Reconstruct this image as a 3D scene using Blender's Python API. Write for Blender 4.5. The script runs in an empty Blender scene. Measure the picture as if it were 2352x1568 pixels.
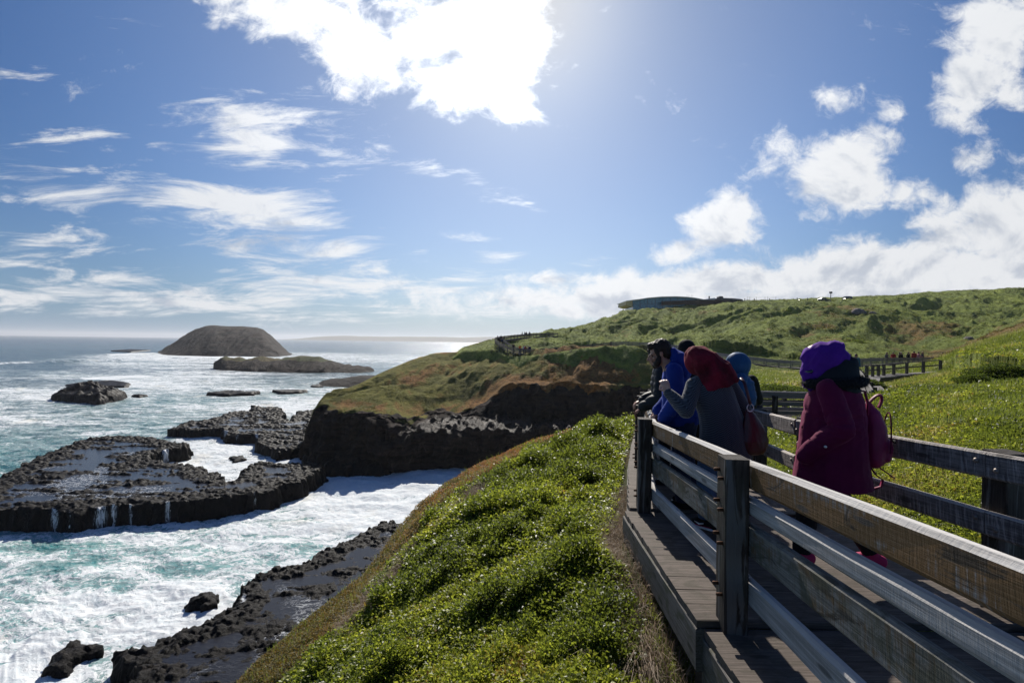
import bpy, bmesh, math, random
import numpy as np
from mathutils import Vector, Matrix
S = bpy.context.scene
COL = S.collection
random.seed(7); RNG = np.random.default_rng(7)
# ------------------------------------------------------------------ camera model
CAMZ = 20.0            # eye above the sea
F = 1111.0             # focal length for a 2352 px wide picture
RHO = 0.0136           # camera roll
cR, sR = math.cos(RHO), math.sin(RHO)
def P(x, y, d):
    """point seen at picture position (x,y) at depth d"""
    a = x - 1176.0; b = 784.0 - y
    return Vector(((a*cR - b*sR)/F*d, d, CAMZ + (a*sR + b*cR)/F*d))
def PZ(x, y, z):
    """point seen at (x,y) lying at height z"""
    a = x - 1176.0; b = 784.0 - y
    k = (a*sR + b*cR)/F
    d = (z - CAMZ)/k
    return Vector(((a*cR - b*sR)/F*d, d, z))
def Zof(x, y, d):
    a = x - 1176.0; b = 784.0 - y
    return CAMZ + (a*sR + b*cR)/F*d
cam_d = bpy.data.cameras.new('camera'); cam = bpy.data.objects.new('camera', cam_d); COL.objects.link(cam)
cam_d.sensor_width = 36; cam_d.lens = F/2352*36
cam_d.clip_start = 0.05; cam_d.clip_end = 60000
M = Matrix(((cR, -sR, 0, 0), (0, 0, -1, 0), (sR, cR, 0, 0), (0, 0, 0, 1)))
cam.matrix_world = Matrix.Translation((0, 0, CAMZ)) @ M
S.camera = cam
# ------------------------------------------------------------------ tagging
def tag(o, label=None, cat=None, group=None, kind=None):
    if label: o['label'] = label
    if cat: o['category'] = cat
    if group: o['group'] = group
    if kind: o['kind'] = kind
    return o
def empty(name, loc=(0, 0, 0), rz=0.0):
    o = bpy.data.objects.new(name, None); COL.objects.link(o)
    o.location = loc; o.rotation_euler = (0, 0, rz); o.empty_display_size = 0.1
    return o
def link_mesh(name, me, mat=None, parent=None):
    o = bpy.data.objects.new(name, me); COL.objects.link(o)
    if mat is not None:
        me.materials.clear(); me.materials.append(mat)
    if parent is not None: o.parent = parent
    return o
def np_mesh(name, verts, faces, mat=None, parent=None, smooth=True, attrs=None):
    """verts (n,3) faces (m,k) arrays"""
    me = bpy.data.meshes.new(name)
    verts = np.asarray(verts, dtype=np.float32); faces = np.asarray(faces, dtype=np.int32)
    n, m, k = len(verts), len(faces), faces.shape[1]
    me.vertices.add(n); me.vertices.foreach_set('co', verts.ravel())
    me.loops.add(m*k); me.loops.foreach_set('vertex_index', faces.ravel())
    me.polygons.add(m); me.polygons.foreach_set('loop_start', np.arange(m, dtype=np.int32)*k)
    me.polygons.foreach_set('loop_total', np.full(m, k, dtype=np.int32))
    if smooth: me.polygons.foreach_set('use_smooth', np.ones(m, dtype=bool))
    me.update(calc_edges=True)
    for an, av in (attrs or {}).items():
        at = me.attributes.new(an, 'FLOAT', 'POINT'); at.data.foreach_set('value', np.asarray(av, dtype=np.float32).ravel())
    return link_mesh(name, me, mat, parent)
def grid_faces(nr, nc, mask=None):
    i = np.arange(nr-1)[:, None]*nc + np.arange(nc-1)[None, :]
    f = np.stack([i, i+1, i+nc+1, i+nc], -1)
    if mask is not None: f = f[mask]
    return f.reshape(-1, 4)
# ------------------------------------------------------------------ numpy noise
_perm = np.random.default_rng(3).permutation(256); _perm = np.concatenate([_perm]*3).astype(np.int64)
_gr = np.random.default_rng(5).normal(size=(256, 3)); _gr /= np.linalg.norm(_gr, axis=1)[:, None]
def gnoise(x, y, z=0.0):
    x = np.asarray(x, dtype=np.float64); y = np.asarray(y, dtype=np.float64); z = np.zeros_like(x)+z
    xi = np.floor(x).astype(np.int64); yi = np.floor(y).astype(np.int64); zi = np.floor(z).astype(np.int64)
    xf, yf, zf = x-xi, y-yi, z-zi
    u, v, w = [t*t*t*(t*(t*6-15)+10) for t in (xf, yf, zf)]
    def g(a, b, c):
        h = _perm[_perm[_perm[(xi+a) & 255]+((yi+b) & 255)]+((zi+c) & 255)]
        gg = _gr[h]
        return gg[..., 0]*(xf-a)+gg[..., 1]*(yf-b)+gg[..., 2]*(zf-c)
    l = lambda a, b, t: a+(b-a)*t
    return l(l(l(g(0,0,0), g(1,0,0), u), l(g(0,1,0), g(1,1,0), u), v), l(l(g(0,0,1), g(1,0,1), u), l(g(0,1,1), g(1,1,1), u), v), w)*1.6
def fbm(x, y, z=0.0, oct=4, gain=0.5, lac=2.03, ridged=False):
    r = 0.0; a = 1.0; s = 0.0
    for o in range(oct):
        n = gnoise(x*lac**o+o*17.3, y*lac**o-o*9.1, z*lac**o+o*5.7)
        if ridged: n = 1-2*np.abs(n)
        r = r+a*n; s += a; a *= gain
    return r/s
def worley(x, y, seed=0):
    """distance to nearest and second nearest feature point, cell id value"""
    xi = np.floor(x).astype(np.int64); yi = np.floor(y).astype(np.int64)
    f1 = np.full(x.shape, 9.0); f2 = np.full(x.shape, 9.0); cid = np.zeros(x.shape)
    for a in (-1, 0, 1):
        for b in (-1, 0, 1):
            h = _perm[_perm[(xi+a+seed*7) & 255]+((yi+b+seed*13) & 255)]
            h2 = _perm[h+31]; h3 = _perm[h+77]
            dx = xi+a+h/256.0-x; dy = yi+b+h2/256.0-y
            d = np.sqrt(dx*dx+dy*dy)
            nf = d < f1
            f2 = np.where(nf, f1, np.minimum(f2, d)); cid = np.where(nf, h3/256.0, cid); f1 = np.where(nf, d, f1)
    return f1, f2, cid
def sstep(a, b, x):
    t = np.clip((x-a)/(b-a), 0, 1); return t*t*(3-2*t)
def rbf_fit(pts, vals, lam=1e-4):
    pts = np.asarray(pts, float); vals = np.asarray(vals, float); n = len(pts)
    r = np.linalg.norm(pts[:, None]-pts[None], axis=2)
    K = np.where(r > 0, r*r*np.log(r+1e-12), 0)+lam*np.eye(n)
    Q = np.concatenate([np.ones((n, 1)), pts], 1)
    A = np.block([[K, Q], [Q.T, np.zeros((3, 3))]])
    s = np.linalg.solve(A, np.concatenate([vals, np.zeros(3)]))
    def ev(u, w):
        out = s[n]+s[n+1]*u+s[n+2]*w
        for i in range(n):
            r2 = (u-pts[i, 0])**2+(w-pts[i, 1])**2
            out = out+s[i]*0.5*r2*np.log(r2+1e-12)
        return out
    return ev
# ------------------------------------------------------------------ material helpers
class NT:
    def __init__(self, name, world=False):
        if world:
            self.id = bpy.data.worlds.new(name); S.world = self.id
        else:
            self.id = bpy.data.materials.new(name)
        self.id.use_nodes = True; self.t = self.id.node_tree; self.t.nodes.clear()
        self.out = self.t.nodes.new('ShaderNodeOutputWorld' if world else 'ShaderNodeOutputMaterial')
    def n(self, typ, _in=None, **kw):
        nd = self.t.nodes.new('ShaderNode'+typ)
        for k, v in kw.items(): setattr(nd, k, v)
        for k, v in (_in or {}).items():
            s = nd.inputs[k]
            if isinstance(v, bpy.types.NodeSocket): self.t.links.new(v, s)
            elif isinstance(v, (tuple, list)) and len(v) == 3 and s.type == 'RGBA': s.default_value = (*v, 1)
            else: s.default_value = v
        return nd
    def link(self, a, b): self.t.links.new(a, b)
    def math(self, op, a, b=None, c=None, clamp=False):
        d = {0: a}
        if b is not None: d[1] = b
        if c is not None: d[2] = c
        return self.n('Math', d, operation=op, use_clamp=clamp).outputs[0]
    def vmath(self, op, a, b=None, scale=None):
        d = {0: a}
        if b is not None: d[1] = b
        nd = self.n('VectorMath', d, operation=op)
        if scale is not None:
            if isinstance(scale, bpy.types.NodeSocket): self.link(scale, nd.inputs['Scale'])
            else: nd.inputs['Scale'].default_value = scale
        return nd.outputs['Value'] if op in ('DOT_PRODUCT', 'LENGTH', 'DISTANCE') else nd.outputs[0]
    def mix(self, f, a, b, mode='MIX'):
        nd = self.n('Mix', data_type='RGBA', blend_type=mode)
        for s, v in ((nd.inputs[0], f), (nd.inputs[6], a), (nd.inputs[7], b)):
            if isinstance(v, bpy.types.NodeSocket): self.link(v, s)
            elif isinstance(v, (tuple, list)): s.default_value = (*v[:3], 1)
            else: s.default_value = v
        return nd.outputs[2]
    def ramp(self, f, stops, interp='LINEAR'):
        nd = self.n('ValToRGB'); self.link(f, nd.inputs[0]); cr = nd.color_ramp; cr.interpolation = interp
        while len(cr.elements) < len(stops): cr.elements.new(0.5)
        for e, (p, c) in zip(cr.elements, stops):
            e.position = p; e.color = (*c, 1) if len(c) == 3 else c
        return nd.outputs[0]
    def sm(self, x, a, b, lo=0.0, hi=1.0):
        nd = self.n('MapRange', {0: x, 1: a, 2: b, 3: lo, 4: hi}, interpolation_type='SMOOTHSTEP')
        return nd.outputs[0]
    def noise(self, vec, scale, detail=4, rough=0.55, dist=0.0, dim='3D'):
        d = {'Scale': scale, 'Detail': detail, 'Roughness': rough, 'Distortion': dist}
        if vec is not None: d['Vector'] = vec
        return self.n('TexNoise', d, noise_dimensions=dim).outputs[0]
    def attr(self, name):
        return self.n('Attribute', attribute_name=name).outputs['Fac']
    def pos(self): return self.n('NewGeometry').outputs['Position']
    def obj(self): return self.n('TexCoord').outputs['Object']
    def mapping(self, vec, scale=(1, 1, 1), rot=(0, 0, 0), loc=(0, 0, 0)):
        return self.n('Mapping', {'Vector': vec, 'Scale': scale, 'Rotation': rot, 'Location': loc}).outputs[0]
    def bump(self, h, strength=0.5, dist=0.02, normal=None):
        d = {'Height': h, 'Strength': strength, 'Distance': dist}
        if normal is not None: d['Normal'] = normal
        return self.n('Bump', d).outputs[0]
    def princ(self, color, rough=0.8, spec=0.3, normal=None, **kw):
        d = {'Base Color': color, 'Roughness': rough, 'Specular IOR Level': spec}
        if normal is not None: d['Normal'] = normal
        d.update(kw)
        nd = self.n('BsdfPrincipled', d); return nd.outputs[0]
    def done(self, sh): self.link(sh, self.out.inputs[0]); return self.id
# ------------------------------------------------------------------ light and sky
SUN_EL, SUN_AZ = math.radians(36.0), math.radians(1.0)     # straight ahead, just above the frame
sd = Vector((math.sin(SUN_AZ)*math.cos(SUN_EL), math.cos(SUN_AZ)*math.cos(SUN_EL), math.sin(SUN_EL)))
sl = bpy.data.lights.new('sun', 'SUN'); sl.energy = 5.0; sl.angle = math.radians(0.5); sl.color = (1.0, 0.94, 0.85)
so = bpy.data.objects.new('sun', sl); COL.objects.link(so); so.rotation_euler = sd.to_track_quat('Z', 'Y').to_euler()
w = NT('World', world=True)
sky = w.n('TexSky', sky_type='NISHITA'); sky.sun_disc = False; sky.sun_elevation = SUN_EL; sky.sun_rotation = SUN_AZ
sky.altitude = 20; sky.air_density = 1.0; sky.dust_density = 0.7; sky.ozone_density = 2.0
D = w.n('TexCoord').outputs['Generated']
D = w.vmath('NORMALIZE', D)
sx = w.n('SeparateXYZ', {0: D}); X, Y, Z = sx.outputs
# gnomonic picture-like coordinates of the sky in front of the viewer (direction only), and a flat cloud deck
Yc = w.math('MAXIMUM', Y, 0.05)
U = w.math('DIVIDE', X, Yc); V = w.math('DIVIDE', Z, Yc)
zz = w.math('MAXIMUM', w.math('ADD', Z, 0.07), 0.02)
deck = w.n('CombineXYZ', {0: w.math('DIVIDE', X, zz), 1: w.math('DIVIDE', Y, zz), 2: 0.0}).outputs[0]
dirn = w.n('CombineXYZ', {0: w.math('MULTIPLY', U, 1.0), 1: w.math('MULTIPLY', V, 1.25), 2: 0.0}).outputs[0]
n_big = w.noise(dirn, 5.0, 9, 0.60, 0.35)
n_deck = w.noise(w.mapping(deck, (0.55, 1.0, 1), (0, 0, math.radians(14))), 2.0, 8, 0.6, 0.8)
def uv(x, y):
    a = x-1176.0; b = 784.0-y
    return (a*cR-b*sR)/F, (a*sR+b*cR)/F
def blob(x, y, rx, ry, rot=0.0, s=1.0):
    u0, v0 = uv(x, y); c, sn = math.cos(math.radians(rot)), math.sin(math.radians(rot))
    du = w.math('SUBTRACT', U, u0); dv = w.math('SUBTRACT', V, v0)
    p = w.math('ADD', w.math('MULTIPLY', du, c*F/rx), w.math('MULTIPLY', dv, sn*F/rx))
    q = w.math('ADD', w.math('MULTIPLY', du, -sn*F/ry), w.math('MULTIPLY', dv, c*F/ry))
    r2 = w.math('ADD', w.math('MULTIPLY', p, p), w.math('MULTIPLY', q, q))
    return w.math('MULTIPLY', w.math('POWER', 2.718, w.math('MULTIPLY', r2, -1.0)), s)
def acc(lst):
    r = lst[0]
    for b in lst[1:]: r = w.math('MAXIMUM', r, b)
    return r
big = acc([blob(640, 10, 230, 95, -12, 1.0), blob(830, 100, 150, 110, -30, 1.0), blob(960, 70, 200, 120, 0, .85), blob(1050, 185, 160, 80, -10, 1.0),
           blob(1150, 70, 150, 170, 0, 1.05), blob(1170, 235, 80, 60, 0, .95),
           blob(2300, 60, 140, 130, 40, 1.05), blob(2240, 190, 120, 90, 20, 1.0), blob(2330, 210, 90, 70, 0, .9),
           blob(1950, 400, 150, 105, 12, 1.0), blob(1880, 430, 110, 60, 25, .8), blob(2010, 330, 100, 60, -10, .9), blob(2080, 440, 90, 50, 0, .85), blob(1860, 490, 90, 30, 0, .6), blob(1905, 230, 55, 55, 0, .8), blob(2050, 260, 50, 45, 0, .7), blob(2230, 370, 80, 45, 15, .72),
           blob(1760, 350, 90, 60, 40, .6), blob(1660, 510, 110, 65, 25, 1.0), blob(1560, 580, 110, 40, 20, .9),
           blob(2300, 530, 260, 130, 20, 1.15), blob(2050, 620, 420, 75, 6, 1.25), blob(1650, 650, 380, 55, 3, 1.15), blob(1450, 690, 330, 60, 0, 1.0), blob(1250, 690, 330, 45, 0, .85), blob(1300, 640, 200, 24, 0, .75), blob(2350, 650, 300, 80, 0, 1.25), blob(1950, 690, 700, 42, 1, 1.35), blob(1500, 715, 420, 34, 0, 1.15), blob(2150, 560, 200, 60, 20, 1.0)])
wisp = acc([blob(590, 320, 150, 95, 0, 1.08), blob(650, 270, 110, 50, -20, .7), blob(540, 480, 240, 80, -5, 1.12), blob(700, 570, 260, 42, -4, .9), blob(330, 500, 80, 28, -10, .7),
            blob(760, 350, 120, 45, 0, .7), blob(1010, 385, 100, 30, 0, .62), blob(1110, 420, 80, 30, -15, .55), blob(1150, 590, 90, 28, 0, .78), blob(1130, 550, 110, 20, 0, .6),
            blob(150, 325, 200, 50, 5, .78), blob(110, 425, 260, 55, 0, .8), blob(200, 400, 150, 25, 10, .62), blob(40, 170, 130, 50, -10, .42),
            blob(150, 660, 360, 60, 5, .85), blob(80, 570, 280, 70, 5, .7), blob(800, 660, 420, 45, 2, .98), blob(420, 690, 520, 44, 0, .92), blob(1000, 710, 500, 36, 0, .75), blob(100, 620, 300, 30, 8, .5), blob(1200, 460, 60, 25, -20, .5)])
n_fine = w.noise(dirn, 20.0, 8, 0.68, 0.5)
nb2 = w.math('ADD', w.math('MULTIPLY', n_big, 0.64), w.math('MULTIPLY', n_fine, 0.36))
cb = w.math('ADD', w.math('MULTIPLY', w.math('SUBTRACT', nb2, 0.5), 3.0), big)
mask_b = w.sm(cb, 0.30, 0.84)
n_w = w.noise(w.mapping(dirn, (0.60, 2.3, 1), (0, 0, math.radians(-9))), 7.0, 10, 0.68, 0.7)
nw = w.math('ADD', w.math('MULTIPLY', n_w, 0.72), w.math('MULTIPLY', n_deck, 0.28))
cw = w.math('ADD', w.math('MULTIPLY', w.math('SUBTRACT', nw, 0.5), 4.2), wisp)
mask_w = w.math('MULTIPLY', w.sm(cw, 0.36, 1.12), 0.94)
mask = w.math('MAXIMUM', mask_b, mask_w)
above = w.sm(Z, 0.0, 0.02); front = w.sm(Y, 0.05, 0.2)
mask = w.math('MULTIPLY', mask, w.math('MULTIPLY', above, front))
# clouds behind the viewer
mb = w.math('MULTIPLY', w.sm(n_deck, 0.60, 0.76), w.math('MULTIPLY', above, w.math('SUBTRACT', 1.0, front)))
mask = w.math('MAXIMUM', mask, mb)
# cloud body: brighter towards the sun, grey undersides where thick
cs = w.vmath('DOT_PRODUCT', D, tuple(sd))
glow = w.math('POWER', w.math('MAXIMUM', cs, 0.0), 14.0)
n_sh = w.noise(w.vmath('ADD', dirn, (0.0, 0.035, 0.0)), 5.0, 7, 0.58, 0.35)
shade = w.math('SUBTRACT', n_big, n_sh)                     # relief: lit from above
low = w.sm(V, 0.02, 0.32)
thick = w.math('MULTIPLY', w.sm(cb, 0.65, 1.25), w.math('SUBTRACT', 1.0, glow, clamp=True))
lum = w.math('ADD', w.math('MULTIPLY', shade, 2.6), w.math('SUBTRACT', 1.0, w.math('MULTIPLY', thick, w.math('SUBTRACT', 0.30, w.math('MULTIPLY', low, 0.14)))))
lum = w.math('MAXIMUM', lum, 0.45)
ccol = w.mix(w.sm(lum, 0.55, 1.0), (5.6, 6.1, 7.0), (8.8, 9.0, 9.3))
ccol = w.mix(1.0, ccol, w.n('CombineColor', {0: w.math('ADD', 0.92, w.math('MULTIPLY', glow, 1.0)), 1: w.math('ADD', 0.92, w.math('MULTIPLY', glow, 1.0)), 2: w.math('ADD', 0.92, w.math('MULTIPLY', glow, 1.0))}).outputs[0], 'MULTIPLY')
# clear sky: deeper blue up high, pale milky band towards the horizon and round the sun
hsv = w.n('HueSaturation', {'Saturation': 1.05, 'Value': 1.0, 'Color': sky.outputs[0], 'Hue': 0.503})
skyc = w.mix(1.0, hsv.outputs[0], (0.66, 0.80, 0.98), 'MULTIPLY')
hz = w.math('POWER', w.math('SUBTRACT', 1.0, w.math('MAXIMUM', Z, 0.0)), 7.5)
skyc = w.mix(w.math('MULTIPLY', hz, 0.86), skyc, (6.3, 6.9, 7.9))
gl2 = w.math('POWER', w.math('MAXIMUM', cs, 0.0), 120.0)
skyc = w.mix(w.math('MULTIPLY', gl2, 0.8), skyc, (11.0, 11.0, 11.0))
core = w.math('SUBTRACT', 1.0, w.math('MULTIPLY', w.math('POWER', w.math('MAXIMUM', cs, 0.0), 9.0), 0.30))
skyc = w.mix(1.0, skyc, w.n('CombineColor', {0: core, 1: core, 2: core}).outputs[0], 'MULTIPLY')
dim = w.math('SUBTRACT', 1.0, w.math('MULTIPLY', w.sm(cs, 0.97, 0.62), 0.44))
skyc = w.mix(1.0, skyc, w.n('CombineColor', {0: w.math('POWER', dim, 1.75), 1: w.math('POWER', dim, 1.15), 2: w.math('POWER', dim, 0.75)}).outputs[0], 'MULTIPLY')
col = w.mix(mask, skyc, ccol)
bg = w.n('Background', {'Color': col, 'Strength': 0.089})
w.link(bg.outputs[0], w.out.inputs[0])
S.view_settings.view_transform = 'Standard'; S.view_settings.look = 'None'; S.view_settings.gamma = 1; S.view_settings.exposure = 0.16
# ------------------------------------------------------------------ land
DEF = lambda d: math.log(d)
gp = [  # (picture x, y, depth) of points on the ground
 (1450,1568,2.9),(1600,1722,2.5),(1700,2600,1.2),(1430,1180,6),(1420,1085,8.5),(1400,985,14),
 (1400,1300,4.3),(1200,1568,3.2),(1200,1300,5),(1200,1150,7.6),(1230,1020,12.5),
 (1000,1568,3.6),(1000,1350,5.2),(1000,1200,7.4),(1010,1132,9.5),
 (800,1568,4.2),(800,1450,5.2),(840,1330,7),(600,1568,5),(600,1900,3.3),(1200,2000,2),(1450,2200,1.5),(900,2000,2.3),(300,2300,2.3),
 (300,1900,4.0),(0,2100,3.4),(-300,2300,3.0),(1176,3500,0.9),(2400,3500,0.9),(3200,2600,1.2),
 (2326,1400,2.8),(2300,1215,3.9),(2300,1005,6.2),(2352,905,9.5),(2352,848,15),(2352,800,24),(2352,768,42),
 (2100,1085,5),(2100,1005,7),(2100,933,10.5),(2100,877,17),(2100,846,25),(2110,862,40),(2040,866,20),(2010,895,14),(2050,858,25),(2160,828,33),(2200,815,38),
 (1950,1066,5.5),(1860,1046,6.5),(1800,1126,5.3),(1760,1006,9),(1850,968,11),(1850,960,13.5),(1780,972,15),(1900,968,15),(1970,935,13),(1700,1500,3.2),(1900,1500,3.2),
 (1660,1090,6.5),(1600,1100,6.5),(1600,1010,9.5),(1550,985,11.5),(1640,970,12),
 (1800,935,20),(1800,905,24),(1800,866,38),(1850,862,45),(1800,875,30),(1700,880,30),(1950,905,22),(1980,890,30),(1850,872,55),(1850,864,64),
 (1720,862,55),(1720,848,70),(1600,822,85),(1500,808,95),(1400,803,100),(1300,808,103),(1200,812,105),(1150,805,108),
 (1050,806,125),(1100,791,127),(1150,781,128),(1200,786,150),(1300,792,130),(1400,778,140),(1500,767,140),(1600,772,125),(1500,730,175),(1600,720,175),
 (1700,782,95),(1750,735,125),(1850,714,135),(1950,711,135),(2050,718,135),(2000,782,95),(2000,828,72),(2140,832,66),(1930,850,64),(2150,827,52),(2200,807,54),(2280,781,56),(2352,757,58),(2200,762,110),(2352,742,100),
 (1850,714,160),(1950,712,165),(2150,720,160),(2300,712,150),
 (1150,778,165),(1250,769,190),(1350,750,200),(1440,717,205),(1500,705,210),(1600,695,215),(1700,692,215),(1800,691,212),(1900,689,208),(2000,686,205),(2100,681,200),(2200,678,195),(2352,673,185),(2600,664,170),(3000,658,160),
 (1100,814,108),(1040,813,118),(1000,815,120),(1250,811,98),(1350,803,97),(1450,799,94),(1200,814,99),(1560,812,84),(1640,838,72),(1040,806,126),(1040,806,135),(1100,790,140),(980,825,130),(1000,830,200),(1100,800,200),
 (1250,775,300),(1440,728,300),(1700,705,300),(2000,700,300),(2352,690,300),(3000,680,300),(3000,720,90),(3000,800,30),(2700,850,12),(2700,1100,5),(2352,690,170)]
gu = [((x)/260.0, 2.0*math.log(d)) for x, y, d in gp]
gz = [Zof(x, y, d)-CAMZ for x, y, d in gp]
# interpolate the slope seen from the eye, which stays well behaved over two decades of distance
_gs = [z/d for z, (x, y, d) in zip(gz, gp)]
_ge = rbf_fit(gu, _gs, 2e-3)
def ground_z(px, d):
    return CAMZ+_ge(px/260.0, 2.0*np.log(d))*d
def px_of(X, Y): return 1176.0+F*X/Y          # picture column (roll ignored)
CR_X = [-300,300,545,640,700,770,830,880,950,1000,1100,1200,1300,1400,1460,1520,1600,1660,1700]
CR_D = [3.6,4.3,5.0,5.5,5.9,6.4,6.9,7.4,8.5,9.3,10.9,12.2,13.4,14.4,15,18,26,38,60]
def gz_xy(X, Y):
    return float(ground_z(np.array([px_of(X, Y)]), np.array([Y]))[0])
def near_z(px, d):
    """height of the near slope with its seaward fall"""
    dc = np.interp(px, CR_X, CR_D)
    de = np.minimum(d, dc)
    z = ground_z(px, de)
    t = np.maximum(d-dc, 0)
    fall = 0.62*t+0.10*t*t
    fall = np.where(t > 9, 0.62*9+8.1+2.4*(t-9), fall)
    z = z-fall
    return np.maximum(z, -1.0)
def hummock(X, Y, d):
    return 0.05*fbm(X*1.3, Y*1.3, 3.0, 3)+0.012*np.clip(d-3, 0, 30)*fbm(X*0.35, Y*0.35, 8.0, 3)
# ---- materials
def mat_soilveg():
    m = NT('ground cover soil'); p = m.pos()
    n1 = m.noise(p, 1.2, 6, 0.6); n2 = m.noise(p, 9.0, 6, 0.65); n3 = m.noise(p, 60, 4, 0.6)
    c = m.ramp(n1, [(0.35, (0.035, 0.045, 0.012)), (0.5, (0.05, 0.06, 0.014)), (0.62, (0.09, 0.055, 0.022)), (0.75, (0.12, 0.08, 0.04))])
    c = m.mix(m.sm(n2, 0.4, 0.7), c, (0.03, 0.035, 0.01)); c = m.mix(m.math('MULTIPLY', n3, 0.5), c, (0.07, 0.07, 0.03))
    b = m.bump(m.math('ADD', n2, m.math('MULTIPLY', n3, .4)), 1.0, 0.05)
    return m.done(m.princ(c, 0.95, 0.1, b))
M_SOIL = mat_soilveg()
def mat_hill(leafy=False):
    m = NT('hill scrub leaves' if leafy else 'hill vegetation'); p = m.pos(); red = m.attr('red'); fresh = m.attr('fresh')
    st = m.mapping(p, (1.0, 0.55, 1.6), (0, 0, 0.5))
    n0 = m.noise(p, 0.045, 5, 0.6, 0.6); n1 = m.noise(st, 0.22, 7, 0.62, 0.8); n2 = m.noise(st, 1.2, 7, 0.66, 0.5); n3 = m.noise(p, 6, 5, 0.7)
    g = m.mix(m.sm(n1, 0.35, 0.65), (0.060, 0.092, 0.014), (0.21, 0.255, 0.038))
    g = m.mix(m.sm(n2, 0.5, 0.75), g, (0.25, 0.27, 0.065))
    r = m.mix(m.sm(n2, 0.35, 0.65), (0.085, 0.042, 0.018), (0.26, 0.135, 0.042))
    fr = m.math('ADD', m.math('MULTIPLY', m.math('SUBTRACT', n1, 0.5), 2.4), m.math('ADD', red, m.math('MULTIPLY', m.math('SUBTRACT', n0, 0.5), 2.0)))
    c = m.mix(m.sm(fr, 0.30, 0.72), g, r)
    c = m.mix(m.math('MULTIPLY', m.sm(m.noise(p, 0.35, 5, 0.65, 1.0), 0.60, 0.68), 0.85), c, (0.045, 0.028, 0.016))
    c = m.mix(m.math('MULTIPLY', m.sm(n3, 0.5, 0.75), 0.45), c, (0.11, 0.13, 0.035))
    c = m.mix(m.math('MULTIPLY', fresh, 0.6), c, (0.10, 0.125, 0.02))
    h = m.math('ADD', m.math('MULTIPLY', n2, 1.0), m.math('MULTIPLY', n3, 0.25))
    h = m.math('ADD', h, m.math('MULTIPLY', n1, 1.2))
    if leafy:
        a = m.princ(c, 0.6, 0.3); tl = m.n('BsdfTranslucent', {'Color': m.mix(0.5, c, (0.26, 0.27, 0.06), 'MIX')}).outputs[0]
        mx = m.n('MixShader', {0: 0.35}); m.link(a, mx.inputs[1]); m.link(tl, mx.inputs[2]); return m.done(mx.outputs[0])
    b = m.bump(h, 1.0, 0.8)
    return m.done(m.princ(c, 0.9, 0.15, b, **{'Sheen Weight': 0.45, 'Sheen Roughness': 0.35, 'Sheen Tint': (0.6, 0.7, 0.2, 1)}))
M_HILL = mat_hill(); M_SCRUB = mat_hill(True)
def mat_headland():
    m = NT('headland'); p = m.pos(); veg = m.attr('veg'); red = m.attr('red')
    st = m.mapping(p, (1.0, 0.5, 1.3), (0, 0, 0.5))
    n0 = m.noise(p, 0.06, 5, 0.6, 0.6); n1 = m.noise(st, 0.3, 7, 0.62, 0.6); n2 = m.noise(st, 1.6, 7, 0.66, 0.5); n3 = m.noise(p, 8, 5, 0.7)
    g = m.mix(m.sm(n1, 0.35, 0.65), (0.060, 0.080, 0.014), (0.18, 0.185, 0.032))
    r = m.mix(m.sm(n2, 0.35, 0.68), (0.11, 0.044, 0.016), (0.34, 0.15, 0.045))
    fr = m.math('ADD', m.math('MULTIPLY', m.math('SUBTRACT', n1, 0.5), 2.0), m.math('ADD', red, m.math('MULTIPLY', m.math('SUBTRACT', n0, 0.5), 2.4)))
    v = m.mix(m.sm(fr, 0.25, 0.75), g, r)
    v = m.mix(m.math('MULTIPLY', m.sm(n3, 0.5, 0.75), 0.4), v, (0.12, 0.12, 0.04))
    lay = m.noise(m.mapping(p, (0.15, 0.15, 1.6)), 1.0, 8, 0.65, 0.4)
    rn = m.noise(p, 0.7, 9, 0.7, 0.5)
    rk = m.mix(m.sm(lay, 0.35, 0.7), (0.016, 0.012, 0.010), (0.052, 0.036, 0.028)); rk = m.mix(m.sm(rn, 0.5, 0.75), rk, (0.090, 0.064, 0.050))
    vm = m.sm(m.math('ADD', veg, m.math('MULTIPLY', m.math('SUBTRACT', n1, 0.5), 0.9)), 0.42, 0.58)
    c = m.mix(vm, rk, v)
    h = m.math('ADD', m.math('MULTIPLY', n2, 0.8), m.math('MULTIPLY', n3, 0.2)); h = m.math('ADD', h, m.math('MULTIPLY', rn, 0.9)); h = m.math('ADD', h, m.math('MULTIPLY', lay, 0.8))
    b = m.bump(h, 1.0, 0.7)
    rough = m.math('SUBTRACT', 0.95, m.math('MULTIPLY', m.attr('wet'), 0.42))
    return m.done(m.princ(c, rough, 0.15, b, **{'Sheen Weight': m.math('MULTIPLY', vm, 0.4), 'Sheen Roughness': 0.35, 'Sheen Tint': (0.75, 0.55, 0.2, 1)}))
M_HEAD = mat_headland()
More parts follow.
